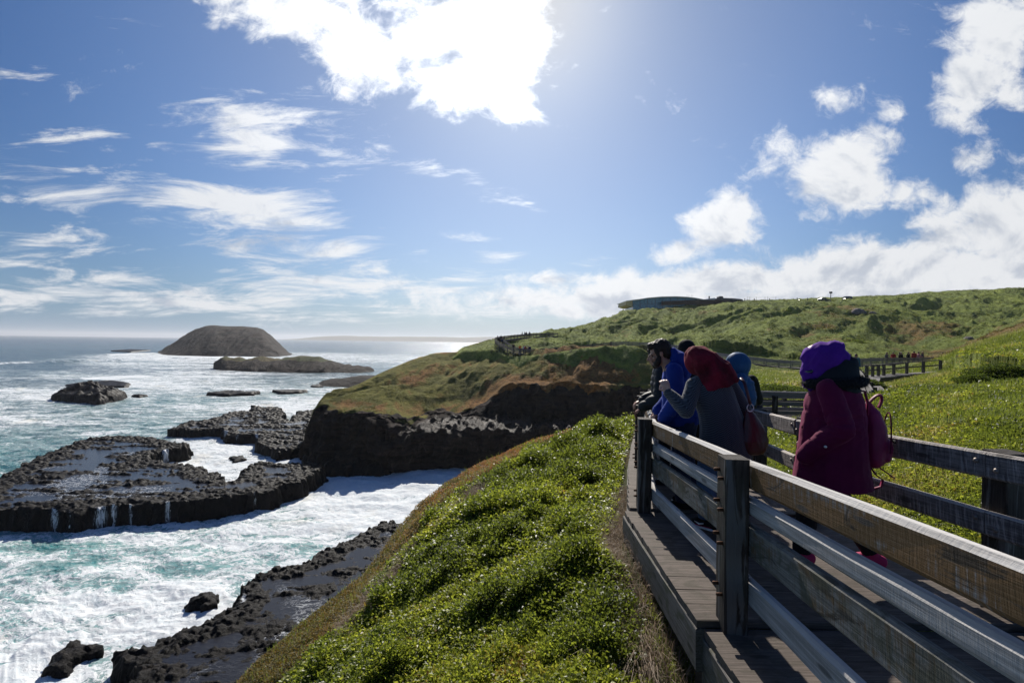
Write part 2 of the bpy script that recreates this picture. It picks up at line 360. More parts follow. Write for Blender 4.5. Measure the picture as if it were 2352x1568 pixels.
# ---- near slope
def canopy(X, Y, px, d):
    """height of the low shrubs on the near slope"""
    dc = np.interp(px, CR_X, CR_D)
    shrub = np.exp(-((px-1330)/150)**2-((np.log(d)-math.log(11.5))/0.42)**2)
    shrub = np.maximum(shrub, 0.75*np.exp(-((px-1250)/110)**2-((np.log(d)-math.log(9.0))/0.25)**2))
    n = 0.5+0.5*fbm(X*0.9, Y*0.9, 12.0, 3); f1, f2, ci = worley(X*1.25, Y*1.1, 9)
    w1, w2, wc = worley(X*2.6+0.3*gnoise(X*3, Y*3), Y*2.3, 12)
    c = 0.04+0.12*n*n+0.19*np.clip(1-f1*1.25, 0, 1)*ci*(1-shrub)*sstep(0.42, 0.62, n+0.15)+0.10*np.clip(1-w1*1.3, 0, 1)*(.4+wc)+shrub*(0.26*n+0.40*np.clip(1-f1*1.15, 0, 1)*(0.5+ci))
    e = sstep(0.0, 0.22, np.log(dc/np.maximum(d, .1)))
    gap = sstep(0.3, 0.75, (px-1380)/100.0)*(1-sstep(5.5, 7, d))
    deckx = 1+0*X
    near_deck = sstep(0.25, 0.8, np.interp(Y, [0.55,2.7,4.8,6.9,9.05,11.2,13.4,15.8], [1.0,1.0,1.05,1.5,2.1,2.7,3.5,4.6])-X+0.35)
    return c*(0.25+0.75*e)*(1-0.75*gap)*near_deck
GRID = {}
def build_slope():
    cols = np.concatenate([np.arange(-500, 400, 18), np.arange(400, 1530, 5.0)]); nc = len(cols)
    v = np.linspace(0, 1, 430)
    dc = np.interp(cols, CR_X, CR_D)
    v1 = int(430*0.72)
    d = np.zeros((430, nc))
    for j in range(nc):
        dd = np.exp(np.linspace(math.log(0.7), math.log(dc[j]), v1, endpoint=False))
        d2 = dc[j]+np.linspace(0, 1, 430-v1)**1.6*26
        d[:, j] = np.concatenate([dd, d2])
    px = np.broadcast_to(cols[None], d.shape)
    X = (px-1176.0)/F*d; Y = d
    Z = near_z(px, d)+hummock(X, Y, d)
    beyond = np.clip(d-dc[None], 0, 30)
    Z = Z+0.75*canopy(X, Y, px, d)*(1-sstep(0, 1.5, beyond))
    Z = Z+sstep(0, 6, beyond)*0.9*fbm(X*0.5, Y*0.5, 1.0, 4)
    o = np_mesh('hillside', np.stack([X, Y, Z], -1).reshape(-1, 3), grid_faces(430, nc), M_SOIL)
    tag(o, kind='structure')
    GRID['slope'] = (X, Y, Z, px, d)
build_slope()
# ---- big ground: meadow, right-hand slope and hill
PT = lambda L: [tuple(P(x, y, d)) for x, y, d in L]
WALK_FAR = PT([(1146,786,115),(1155,795,110),(1170,803,107),(1192,811,105),(1228,812,104),(1276,809,103),(1340,803,102),(1403,796,101),(1438,795,101),(1501,798,97),(1560,806,92),(1640,822,86),(1724,833,80),(1784,841,76),(1847,845,71),(1920,844,68),(2010,838,66),(2110,837,65),(2165,837,65)])
WALK_TOP = PT([(1275,772,152),(1225,774,142),(1190,777,132),(1160,781,123),(1148,785,116)])
WALK_MID = PT([(2160,853,38),(2083,858,39),(2035,862,39),(1990,866,37),(1975,880,27),(2000,925,17)])
WALK_LOOP = [(2.02,2.7,CAMZ-1.58),(2.06,4.8,CAMZ-1.69),(2.45,6.9,CAMZ-1.80),(3.2,9.05,CAMZ-1.92),(4.0,11.2,CAMZ-2.06),(4.8,13.4,CAMZ-2.22),(6.0,15.7,CAMZ-2.42),(7.9,17.7,CAMZ-2.6),(10.2,18.7,CAMZ-2.75),(13.0,19.0,CAMZ-2.8)]
def hill_attr(px, d):
    y = 0
    red = np.full(px.shape, -0.25)
    for cx, cd, rx, rd, s in [(1930,118,120,.16,.85),(2120,100,120,.2,.75),(1880,100,120,.18,.45),(2300,60,160,.45,.95),(2150,75,90,.2,.6),(2000,30,300,.35,.55),(1800,45,160,.3,.45),(1560,190,90,.12,.5),(1640,165,60,.1,.35),(1440,150,60,.1,.35),(1850,165,90,.1,.2),(1200,108,60,.06,.3),(1950,210,200,.1,.0)]:
        red = np.maximum(red, -0.25+(s+0.25)*np.exp(-((px-cx)/rx)**2-((np.log(d)-math.log(cd))/rd)**2))
    fresh = np.clip(np.exp(-((np.log(d)-math.log(8))/0.9)**2), 0, 1)
    return red, fresh
def hill_disp(X, Y, d):
    a = np.clip((d-28)/60, 0, 1)
    st = fbm(X*0.05+0.4*gnoise(X*.02, Y*.02), Y*0.028, 2.0, 4)
    u = X*0.82-Y*0.57; v = X*0.57+Y*0.82; wq = 1.3*gnoise(X*.03, Y*.03, 2.0)
    z = 2.4*fbm(u*0.035, v*0.02, 4.0, 3)+2.6*(fbm(u*0.075+wq, v*0.026, 1.0, 3, ridged=True)-0.35)+0.65*(fbm(u*0.22+wq, v*0.08, 7.0, 2, ridged=True)-0.3)+0.38*fbm(u*0.9, v*0.5, 6.0, 3)
    z = 1.35*a*z*np.clip(d/130, .2, 1)*(1-0.65*np.clip((d-180)/25, 0, 1))
    px = px_of(X, Y); return z*sstep(1060, 1260, px)-1.3*np.exp(-((px-1530)/150)**2)*np.clip((d-185)/15, 0, 1)
def seg_carve(X, Y, Z, pts, half, clear):
    """keep the ground below a boardwalk running over it"""
    for (a, b) in zip(pts[:-1], pts[1:]):
        dx, dy = b[0]-a[0], b[1]-a[1]; L2 = dx*dx+dy*dy
        t = np.clip(((X-a[0])*dx+(Y-a[1])*dy)/L2, 0, 1); r = np.hypot(X-a[0]-t*dx, Y-a[1]-t*dy)
        top = a[2]+t*(b[2]-a[2])-clear+np.maximum(r-half, 0)*0.35
        Z = np.where(r < half*3.5, np.minimum(Z, top), Z)
    return Z
def hill_z(px, d):
    X = (px-1176.0)/F*d; Y = d
    Z = ground_z(px, d)+hummock(X, Y, np.minimum(d, 12))+hill_disp(X, Y, d)
    Z = seg_carve(X, Y, Z, WALK_FAR, 2.2, 0.75)
    Z = seg_carve(X, Y, Z, WALK_TOP, 2.0, 0.3)
    Z = seg_carve(X, Y, Z, WALK_MID, 1.4, 0.5)
    Z = seg_carve(X, Y, Z, WALK_LOOP, 1.2, 0.35)
    return Z
def build_ground():
    BND = [121, 121, 121, 113, 103, 99, 96, 95, 93, 86, 0.1]
    cols = np.concatenate([np.arange(1000, 2400, 2.6), np.arange(2400, 3900, 20)]); nc = len(cols)
    dd = np.concatenate([np.exp(np.linspace(math.log(0.75), math.log(28), 230, endpoint=False)), np.exp(np.linspace(math.log(28), math.log(300), 430))]); nr = len(dd)
    px, d = np.meshgrid(cols, dd)
    X = (px-1176.0)/F*d; Y = d
    Z = hill_z(px, d)
    bnd = np.interp(px, [1000, 1040, 1060, 1110, 1170, 1250, 1350, 1430, 1550, 1700, 1702], BND)
    Z = Z-np.maximum(bnd-d, 0)*0.9*(px < 1701)*(d > bnd-14)-np.maximum(1062-px, 0)*0.06
    red, fresh = hill_attr(px, d)
    pc = cols[None, :-1]; dm = dd[:-1, None]
    lo = np.interp(pc, [1040, 1500, 1520, 1560, 1600, 1700, 1705], [104, 98, 17, 20, 24, 40, 40])
    keep = (dm > np.interp(pc, [1000, 1040, 1060, 1110, 1170, 1250, 1350, 1430, 1550, 1700, 1702], BND)-8*(pc < 1701)) | ((pc > 1500) & (dm < np.interp(pc, CR_X, CR_D)*0.98))
    o = np_mesh('hill', np.stack([X, Y, Z], -1).reshape(-1, 3), grid_faces(nr, nc, keep), M_HILL, attrs={'red': red, 'fresh': fresh*0.5})
    tag(o, kind='structure')
    kf = np.zeros(X.shape); kf[:-1, :-1] = keep; GRID['hill'] = (X, Y, Z, px, d, red, fresh, kf)
build_ground()
# ---- headland
HC = {722:[(0,82,'s')]*9,
 702:[80,(1062,81),(1052,82),(1040,83),(1035,84),(1030,85),(1025,86),(1020,88)],
 724:[78,(1048,79),(1005,80.5),(965,82),(955,83.5),(950,85),(945,87),(942,89)],
 737:[76,(1040,77),(985,79),(926,80),(922,82),(919,84),(917,86),(915,88)],
 770:[74,(1030,75),(975,77),(932,79),(920,84),(912,88),(905,93),(902,97)],
 830:[73.5,(1020,74),(960,76),(934,78),(915,84),(900,92),(885,101),(878,108)],
 900:[73,(1020,74),(960,76),(942,79),(908,86),(882,96),(858,108),(844,118)],
 940:[73,(1005,75),(978,77),(955,81),(915,87),(880,98),(843,113),(828,122)],
 1000:[75,(985,77),(960,84),(940,90),(895,96),(852,108),(820,122),(808,130)],
 1060:[76,(984,77),(958,85),(938,92),(890,99),(848,108),(822,122),(806,130)],
 1110:[76,(984,77),(958,86),(925,91),(880,97),(848,104),(824,114),(812,122)],
 1170:[77,(986,78),(960,86),(876,89),(860,93),(842,98),(824,105),(815,111)],
 1250:[78,(984,79),(968,85),(880,88),(865,91),(835,97),(812,102),(806,106)],
 1350:[80,(986,81),(974,85),(880,87),(862,89),(825,94),(802,98),(796,101)],
 1430:[82,(986,83),(976,86),(884,86.5),(862,88),(835,92),(801,97),(795,100)],
 1550:[84,(986,85),(976,86),(888,86.5),(865,88),(838,91),(809,95),(803,98)],
 1720:[84,(980,85),(970,85.5),(900,86),(872,87),(862,88),(850,89),(846,90)]}
def build_headland():
    xs = sorted(k for k in HC if k != 722)
    T = []
    for x in xs:
        r = HC[x]; row = []
        d0 = r[0]; row.append((d0-3, -2.0)); row.append((d0, 0.0))
        for (y, d) in r[1:]: row.append((d, Zof(x, y, d)))
        dl, zl = row[-1]; row.append((dl+6, zl-3.5)); row.append((dl+30, -2.0))
        T.append(row)
    T = np.array(T)                       # cols, knots, 2
    left = T[0].copy(); left[:, 1] = np.minimum(left[:, 1], -2.0); left2 = left
    cols = np.concatenate([[688.0], np.arange(691, 1722, 2.6)])
    K = T.shape[1]
    kv = []                               # knot parameter with more rows on slopes
    rows = [4, 44, 20, 44, 28, 28, 28, 24, 10, 6, 6]
    for k in range(K-1):
        kv += list(k+np.linspace(0, 1, rows[k], endpoint=False))
    kv = np.array(kv+[K-1.0]); nr = len(kv); nc = len(cols)
    xsa = np.array([690.0]+xs)
    A = np.concatenate([left[None], T]); 
    def smooth_interp(tab):               # linear in columns, then soften
        o = np.stack([np.interp(cols, xsa, tab[:, k]) for k in range(K)], 1)
        ker = np.exp(-np.linspace(-2, 2, 15)**2); ker /= ker.sum()
        q = o.copy()
        for k in range(K):
            pad = np.concatenate([np.full(7, o[0, k]), o[:, k], np.full(7, o[-1, k])]); q[:, k] = np.convolve(pad, ker, 'valid')
        q[:6] = o[:6]; return q
    Dk = smooth_interp(A[:, :, 0]); Zk = smooth_interp(A[:, :, 1])
    ki = np.arange(K)
    Dg = np.stack([np.interp(kv, ki, Dk[j]) for j in range(nc)], 1); Zg = np.stack([np.interp(kv, ki, Zk[j]) for j in range(nc)], 1)
    # soften the row direction on the vegetated part
    ker = np.exp(-np.linspace(-2, 2, 13)**2); ker /= ker.sum()
    def rs(a):
        pad = np.concatenate([np.repeat(a[:1], 6, 0), a, np.repeat(a[-1:], 6, 0)]); return np.stack([np.convolve(pad[:, j], ker, 'valid') for j in range(a.shape[1])], 1)
    wgt = sstep(4.0, 4.7, kv)[:, None]
    Dg = Dg*(1-wgt)+rs(Dg)*wgt; Zg = Zg*(1-wgt)+rs(Zg)*wgt
    kk = np.broadcast_to(kv[:, None], Dg.shape); px = np.broadcast_to(cols[None], Dg.shape)
    X = (px-1176.0)/F*Dg; Y = Dg; Z = Zg
    cliff = sstep(0.9, 1.3, kk)*(1-sstep(3.85, 4.3, kk)); kw = kk+0.45*fbm(px*0.022, kk*0.9, 3.0, 4); veg = sstep(3.72, 4.05, kw)
    rn = fbm(X*0.16, Z*0.12, Y*0.1, 5, ridged=True); rn2 = fbm(X*0.6, Z*0.9, Y*0.5, 4)
    colm = fbm(X*0.9, Z*0.12, 3.0, 3)
    Y = Y-cliff*(3.6*rn+1.3*rn2+1.3*colm)
    X = X+cliff*0.5*rn2
    Z = Z+cliff*(0.5*rn2+0.8*fbm(X*0.25, Y*0.2, Z*.15, 3)*(1-sstep(3.6, 4.0, kk)))
    ledge = sstep(1.85, 2.05, kk)*(1-sstep(3.0, 3.25, kk))*sstep(900, 960, px)
    f1, f2, ci = worley(X*0.75, Y*0.75)
    Z = Z+ledge*(0.75*np.clip(1-f1*1.4, 0, 1)*(0.4+ci))
    uu = X*0.82-Y*0.57; vv = X*0.57+Y*0.82
    Z = Z+veg*(2.0*fbm(uu*0.06, vv*0.035, 9.0, 3)+1.5*(fbm(uu*0.13+gnoise(X*.05, Y*.05), vv*0.045, 5.0, 3, ridged=True)-0.3)+0.22*fbm(uu*0.8, vv*0.4, 2.0, 3))*sstep(4.05, 5.2, kk)*(1-sstep(7.2, 7.9, kk)*0.85)
    Z = Z+veg*0.4*fbm(X*0.5, Y*0.3, 1.0, 3)*(1-sstep(7.5, 8.0, kk))
    red = np.full(px.shape, 0.05)
    for cx, ck, rx, rk, s in [(1350,6.0,130,1.6,1.0),(1430,5.2,100,1.5,.8),(1000,7.6,90,.8,.8),(860,4.3,120,.6,.85),(1180,4.7,80,.9,.9),(1250,4.3,220,.6,1.0),(1050,7.7,80,.6,.9),(950,5.8,60,.8,.6),(1300,7.6,140,.7,.8)]:
        red = np.maximum(red, 0.05+(s-0.05)*np.exp(-((px-cx)/rx)**2-((kk-ck)/rk)**2))
    red = red-0.3*np.exp(-((px-900)/130)**2-((kk-6.8)/1.0)**2)
    vegp = veg.copy()
    # patches of turf hanging over the upper cliff left of the ledge
    vegp = np.maximum(vegp, 0.75*np.exp(-((px-940)/60)**2-((kk-3.6)/0.35)**2))
    o = np_mesh('headland', np.stack([X, Y, Z], -1).reshape(-1, 3), grid_faces(nr, nc), M_HEAD, attrs={'veg': vegp, 'red': red, 'wet': ledge})
    tag(o, kind='structure')
    GRID['head'] = (X, Y, Z, px, kk, red, vegp)
build_headland()
# ------------------------------------------------------------------ sea
def mat_sea():
    m = NT('sea water'); p = m.pos(); foam = m.attr('foam'); turq = m.attr('turq'); calm = m.attr('calm')
    sx = m.n('SeparateXYZ', {0: p}); flat = m.n('CombineXYZ', {0: sx.outputs[0], 1: sx.outputs[1], 2: 0.0}).outputs[0]
    wv = m.n('TexNoise', {'Vector': flat, 'Scale': 0.16, 'Detail': 3, 'Roughness': 0.5}).outputs[1]
    wv2 = m.n('TexNoise', {'Vector': flat, 'Scale': 0.9, 'Detail': 3, 'Roughness': 0.5}).outputs[1]
    q = m.vmath('ADD', flat, m.vmath('SCALE', m.vmath('SUBTRACT', wv, (.5, .5, .5)), scale=5.0))
    q = m.vmath('ADD', q, m.vmath('SCALE', m.vmath('SUBTRACT', wv2, (.5, .5, .5)), scale=1.6))
    st = m.mapping(q, (0.5, 1.35, 1), (0, 0, -0.30))
    n1 = m.noise(st, 0.30, 9, 0.66, 0.4); n2 = m.noise(st, 1.5, 8, 0.7, 0.4); nb = m.noise(m.mapping(q, (0.45, 1.4, 1), (0, 0, -0.1)), 0.035, 6, 0.6)
    rid = m.math('ABSOLUTE', m.math('SUBTRACT', m.noise(st, 0.75, 7, 0.6, 0.6), 0.5))      # thin foam veins
    vein = m.sm(rid, 0.0, 0.055, 1.0, 0.0)
    rid2 = m.math('ABSOLUTE', m.math('SUBTRACT', m.noise(st, 2.4, 6, 0.6, 0.5), 0.5)); vein2 = m.sm(rid2, 0.0, 0.07, 1.0, 0.0)
    s = m.math('ADD', m.math('MULTIPLY', n1, 0.62), m.math('MULTIPLY', n2, 0.38))
    s = m.math('ADD', s, m.math('MULTIPLY', m.math('SUBTRACT', nb, 0.5), 0.35))
    s = m.math('ADD', s, m.math('MULTIPLY', vein, 0.055)); s = m.math('ADD', s, m.math('MULTIPLY', vein2, 0.035))
    thr = m.math('SUBTRACT', 0.850, m.math('MULTIPLY', foam, 0.535))
    n3 = m.noise(st, 5.5, 6, 0.7, 0.6); s = m.math('ADD', s, m.math('MULTIPLY', m.math('SUBTRACT', n3, 0.5), 0.27))
    fm = m.sm(m.math('SUBTRACT', s, thr), -0.025, 0.055)
    fm = m.math('MAXIMUM', fm, m.math('MULTIPLY', m.sm(m.math('SUBTRACT', s, thr), -0.17, 0.02), 0.32))
    deep = m.mix(m.sm(n1, 0.35, 0.7), (0.004, 0.032, 0.050), (0.010, 0.062, 0.082))
    tq = m.mix(m.sm(n1, 0.3, 0.7), (0.020, 0.24, 0.25), (0.09, 0.46, 0.43))
    base = m.mix(turq, deep, tq)
    fcol = m.mix(m.sm(n2, 0.3, 0.7), (0.70, 0.77, 0.80), (0.90, 0.91, 0.91))
    fcol = m.mix(m.math('MULTIPLY', m.sm(m.noise(q, 0.12, 4), 0.56, 0.7), 0.5), fcol, (0.72, 0.68, 0.56))
    h = m.math('ADD', m.math('MULTIPLY', m.noise(m.mapping(flat, (0.6, 1.5, 1), (0, 0, 0.12)), 0.8, 9, 0.62, 0.3), 1.0), m.math('MULTIPLY', fm, 0.12))
    h2 = m.math('MULTIPLY', m.noise(m.mapping(flat, (0.55, 1.5, 1), (0, 0, 0.1)), 0.10, 6, 0.6, 0.3), 3.0)
    b = m.bump(m.math('ADD', h, h2), 0.85, 0.9)
    nc = m.n('TexNoise', {'Vector': m.mapping(flat, (0.7, 1.6, 1)), 'Scale': 1.1, 'Detail': 5, 'Roughness': 0.7}).outputs[1]
    tilt = m.vmath('MULTIPLY', m.vmath('SUBTRACT', nc, (.5, .5, .5)), (3.3, 3.3, 0.0))
    rn = m.vmath('NORMALIZE', m.vmath('ADD', tilt, (0.0, 0.0, 1.0)))
    nmix = m.n('Mix', data_type='VECTOR'); m.link(calm, nmix.inputs[0]); m.link(b, nmix.inputs[4]); m.link(rn, nmix.inputs[5])
    b2 = m.vmath('NORMALIZE', nmix.outputs[1])
    water = m.princ(base, 0.17, 0.5, b2, **{'IOR': 1.33})
    fo = m.princ(fcol, 0.9, 0.1, m.bump(m.math('ADD', s, m.math('MULTIPLY', n2, 0.6)), 0.55, 0.35))
    mx = m.n('MixShader', {0: fm}); m.link(water, mx.inputs[1]); m.link(fo, mx.inputs[2])
    return m.done(mx.outputs[0])
M_SEA = mat_sea()
# foam controls: (x, y on the sea, foam 0..1, turquoise 0..1)
FC = [(400,819,.75,.1),(470,821,.8,.1),(560,822,.8,.1),(650,818,.6,.1),(560,852,.6,.05),(700,858,.5,.05),(0,1250,.62,.8),(300,1230,.66,.9),(600,1190,.74,.9),(800,1130,.9,.8),(950,1120,.88,.6),(0,1350,.72,.9),(250,1330,.62,1),(450,1300,.66,1),(650,1260,.70,1),(850,1190,.84,.8),
      (100,1450,.80,.9),(300,1420,.86,.8),(450,1360,.78,.9),(100,1540,.80,.8),(250,1560,.6,.5),(400,1500,.8,.4),(0,1440,.62,1),(0,1180,.5,.5),
      (0,1060,.42,.5),(100,1000,.5,.45),(200,960,.55,.4),(0,960,.62,.3),(60,900,.66,.25),(150,860,.6,.2),(0,860,.42,.1),(350,880,.66,.3),(500,870,.62,.2),(700,870,.5,.2),(850,850,.35,.1),
      (400,930,.55,.5),(600,910,.6,.4),(700,930,.7,.3),(350,990,.5,.5),(450,1040,.8,.3),(600,1080,.75,.2),(530,1100,.7,.1),(700,1000,.6,.1),(600,975,.5,.1),
      (300,832,.62,.2),(450,824,.66,.1),(550,842,.62,.1),(650,838,.42,.05),(100,845,.25,.05),(200,850,.5,.05),(0,800,.08,.05),(0,815,.08,.05),(200,790,.05,.05),(200,805,.1,.05),(350,795,.08,.05),(350,806,.2,.05),(700,800,.12,.0),(900,800,.08,.0),(1050,790,.05,.0),(0,775,.0,0),(500,775,.0,0),(1100,778,.0,0),(0,785,.02,0),(250,780,.02,0),(700,785,.02,0),(60,880,.45,.1),(700,855,.35,.05)]
def sea_fields(X, Y):
    px = px_of(X, Y); w_ = np.log(np.maximum(Y, 10))
    pts = []
    for x, y, f, t in FC:
        y = max(y, 784+0.0136*(x-1176)+2.0); v = PZ(x, y, 0.0); pts.append((px_of(v.x, v.y), math.log(v.y), f, t))
    num = 0; nt = 0; den = 0
    for a, b, f, t in pts:
        r2 = ((px-a)/110.0)**2+((w_-b)/0.13)**2
        k = 1/(r2+0.08)**2.2
        num = num+k*f; nt = nt+k*t; den = den+k
    return num/den, nt/den
def build_sea():
    cols = np.concatenate([np.arange(-1600, -180, 40), np.arange(-180, 1330, 3.0), np.arange(1330, 4200, 60)]); nc = len(cols)
    dd = np.concatenate([np.linspace(12, 30, 20, endpoint=False), np.exp(np.linspace(math.log(30), math.log(700), 560, endpoint=False)), np.exp(np.linspace(math.log(700), math.log(14000), 60))]); nr = len(dd)
    px, d = np.meshgrid(cols, dd); X = (px-1176.0)/F*d; Y = d
    foam, turq = sea_fields(X, Y)
    near = 1-sstep(90, 260, d)
    Z = near*(0.50*fbm(X*0.16+0.5*gnoise(X*.1, Y*.1), Y*0.28, 0.0, 4)+0.16*fbm(X*0.7, Y*1.3, 4.0, 4, ridged=True))
    Z = Z+sstep(60, 200, d)*(1-sstep(900, 1500, d))*(0.55*fbm(X*0.03, Y*0.075, 2.0, 4))
    # breaking wave crests out beyond the reefs
    def crest(x0, y0, x1, y1, hgt, wid):
        nonlocal Z, foam
        a = PZ(x0, y0, 0.0); b = PZ(x1, y1, 0.0); dx, dy = b.x-a.x, b.y-a.y; L = math.hypot(dx, dy)
        t = ((X-a.x)*dx+(Y-a.y)*dy)/L/L; n = (-(X-a.x)*dy+(Y-a.y)*dx)/L
        wob = 6*gnoise(X*0.02, Y*0.02)*wid/10
        e = sstep(-0.05, 0.1, t)*(1-sstep(0.9, 1.05, t))
        prof = np.exp(-((n-wob)/wid)**2)*(0.6+0.6*gnoise(X*0.06, 0*Y, 3.0))
        Z = Z+hgt*e*np.clip(prof, 0, 2)
        fr = np.exp(-((n-wob+wid*0.9)/(wid*1.4))**2)*e*np.clip(0.75+0.9*gnoise(X*0.035, Y*0.01, 7.0), 0, 1)
        foam = np.maximum(foam, 1.02*fr)
    crest(-60, 838, 75, 833, 3.0, 6)
    crest(95, 833, 290, 829, 3.2, 7)
    crest(230, 815, 360, 812, 2.0, 7)
    crest(330, 822, 520, 824, 1.5, 8)
    crest(170, 872, 330, 862, 0.9, 5)
    crest(40, 1495, 190, 1470, 0.3, 1.8)
    # still water lying on the reef flats
    o = np_mesh('sea', np.stack([X, Y, Z], -1).reshape(-1, 3), grid_faces(nr, nc), M_SEA, attrs={'foam': foam, 'turq': turq, 'calm': sstep(90, 380, d)})
    tag(o, kind='structure')
build_sea()
# ------------------------------------------------------------------ rocks
def mat_rock(wet=True):
    m = NT('wet basalt'); p = m.pos(); fall = m.attr('fall'); pool = m.attr('pool')
    n1 = m.noise(p, 0.8, 8, 0.65, 0.5); n2 = m.noise(p, 5, 6, 0.7)
    c = m.mix(m.sm(n1, 0.4, 0.7), (0.005, 0.0045, 0.0045), (0.018, 0.015, 0.014)); c = m.mix(m.math('MULTIPLY', m.sm(n2, 0.5, 0.75), 0.6), c, (0.035, 0.03, 0.028))
    b = m.bump(m.math('ADD', n1, m.math('MULTIPLY', n2, 0.5)), 1.0, 0.25)
    rk = m.princ(c, m.math('ADD', 0.30, m.math('MULTIPLY', n2, 0.35)), 0.09, b)
    # thin running water over the lip
    strv = m.noise(m.mapping(p, (6.0, 6.0, 0.5)), 1.0, 7, 0.75, 0.5)
    fm = m.sm(m.math('ADD', m.math('MULTIPLY', strv, 1.0), m.math('MULTIPLY', fall, 0.50)), 0.84, 1.02)
    fo = m.princ((0.62, 0.66, 0.70), 0.6, 0.3)
    mx = m.n('MixShader', {0: fm}); m.link(rk, mx.inputs[1]); m.link(fo, mx.inputs[2])
    return m.done(mx.outputs[0])
M_ROCK = mat_rock()
def mat_pool():
    m = NT('rock pool water'); p = m.pos()
    n = m.noise(m.mapping(p, (1, 2.2, 1)), 2.5, 5, 0.6); nf = m.noise(m.mapping(p, (1, 1.6, 1), (0, 0, .4)), 0.9, 8, 0.65, 1.2)
    rid = m.math('ABSOLUTE', m.math('SUBTRACT', nf, 0.5)); big_ = m.noise(p, 0.12, 4)
    fm = m.math('MULTIPLY', m.sm(rid, 0.0, 0.03, 1.0, 0.0), m.sm(big_, 0.5, 0.64))
    c = m.mix(fm, (0.016, 0.015, 0.017), (0.6, 0.62, 0.64))
    return m.done(m.princ(c, m.math('ADD', 0.12, m.math('MULTIPLY', fm, 0.6)), 0.5, m.bump(n, 0.4, 0.08), **{'IOR': 1.33}))
M_POOL = mat_pool()
def poly_dist(X, Y, poly):
    """signed distance to polygon, positive inside"""
    poly = np.asarray(poly); n = len(poly); best = np.full(X.shape, 1e9); inside = np.zeros(X.shape, bool)
    for i in range(n):
        ax, ay = poly[i]; bx, by = poly[(i+1) % n]; dx, dy = bx-ax, by-ay
        t = np.clip(((X-ax)*dx+(Y-ay)*dy)/(dx*dx+dy*dy+1e-9), 0, 1)
        best = np.minimum(best, np.hypot(X-ax-t*dx, Y-ay-t*dy))
        c = ((ay > Y) != (by > Y)) & (X < (bx-ax)*(Y-ay)/(by-ay+1e-12)+ax); inside ^= c
    return np.where(inside, best, -best)
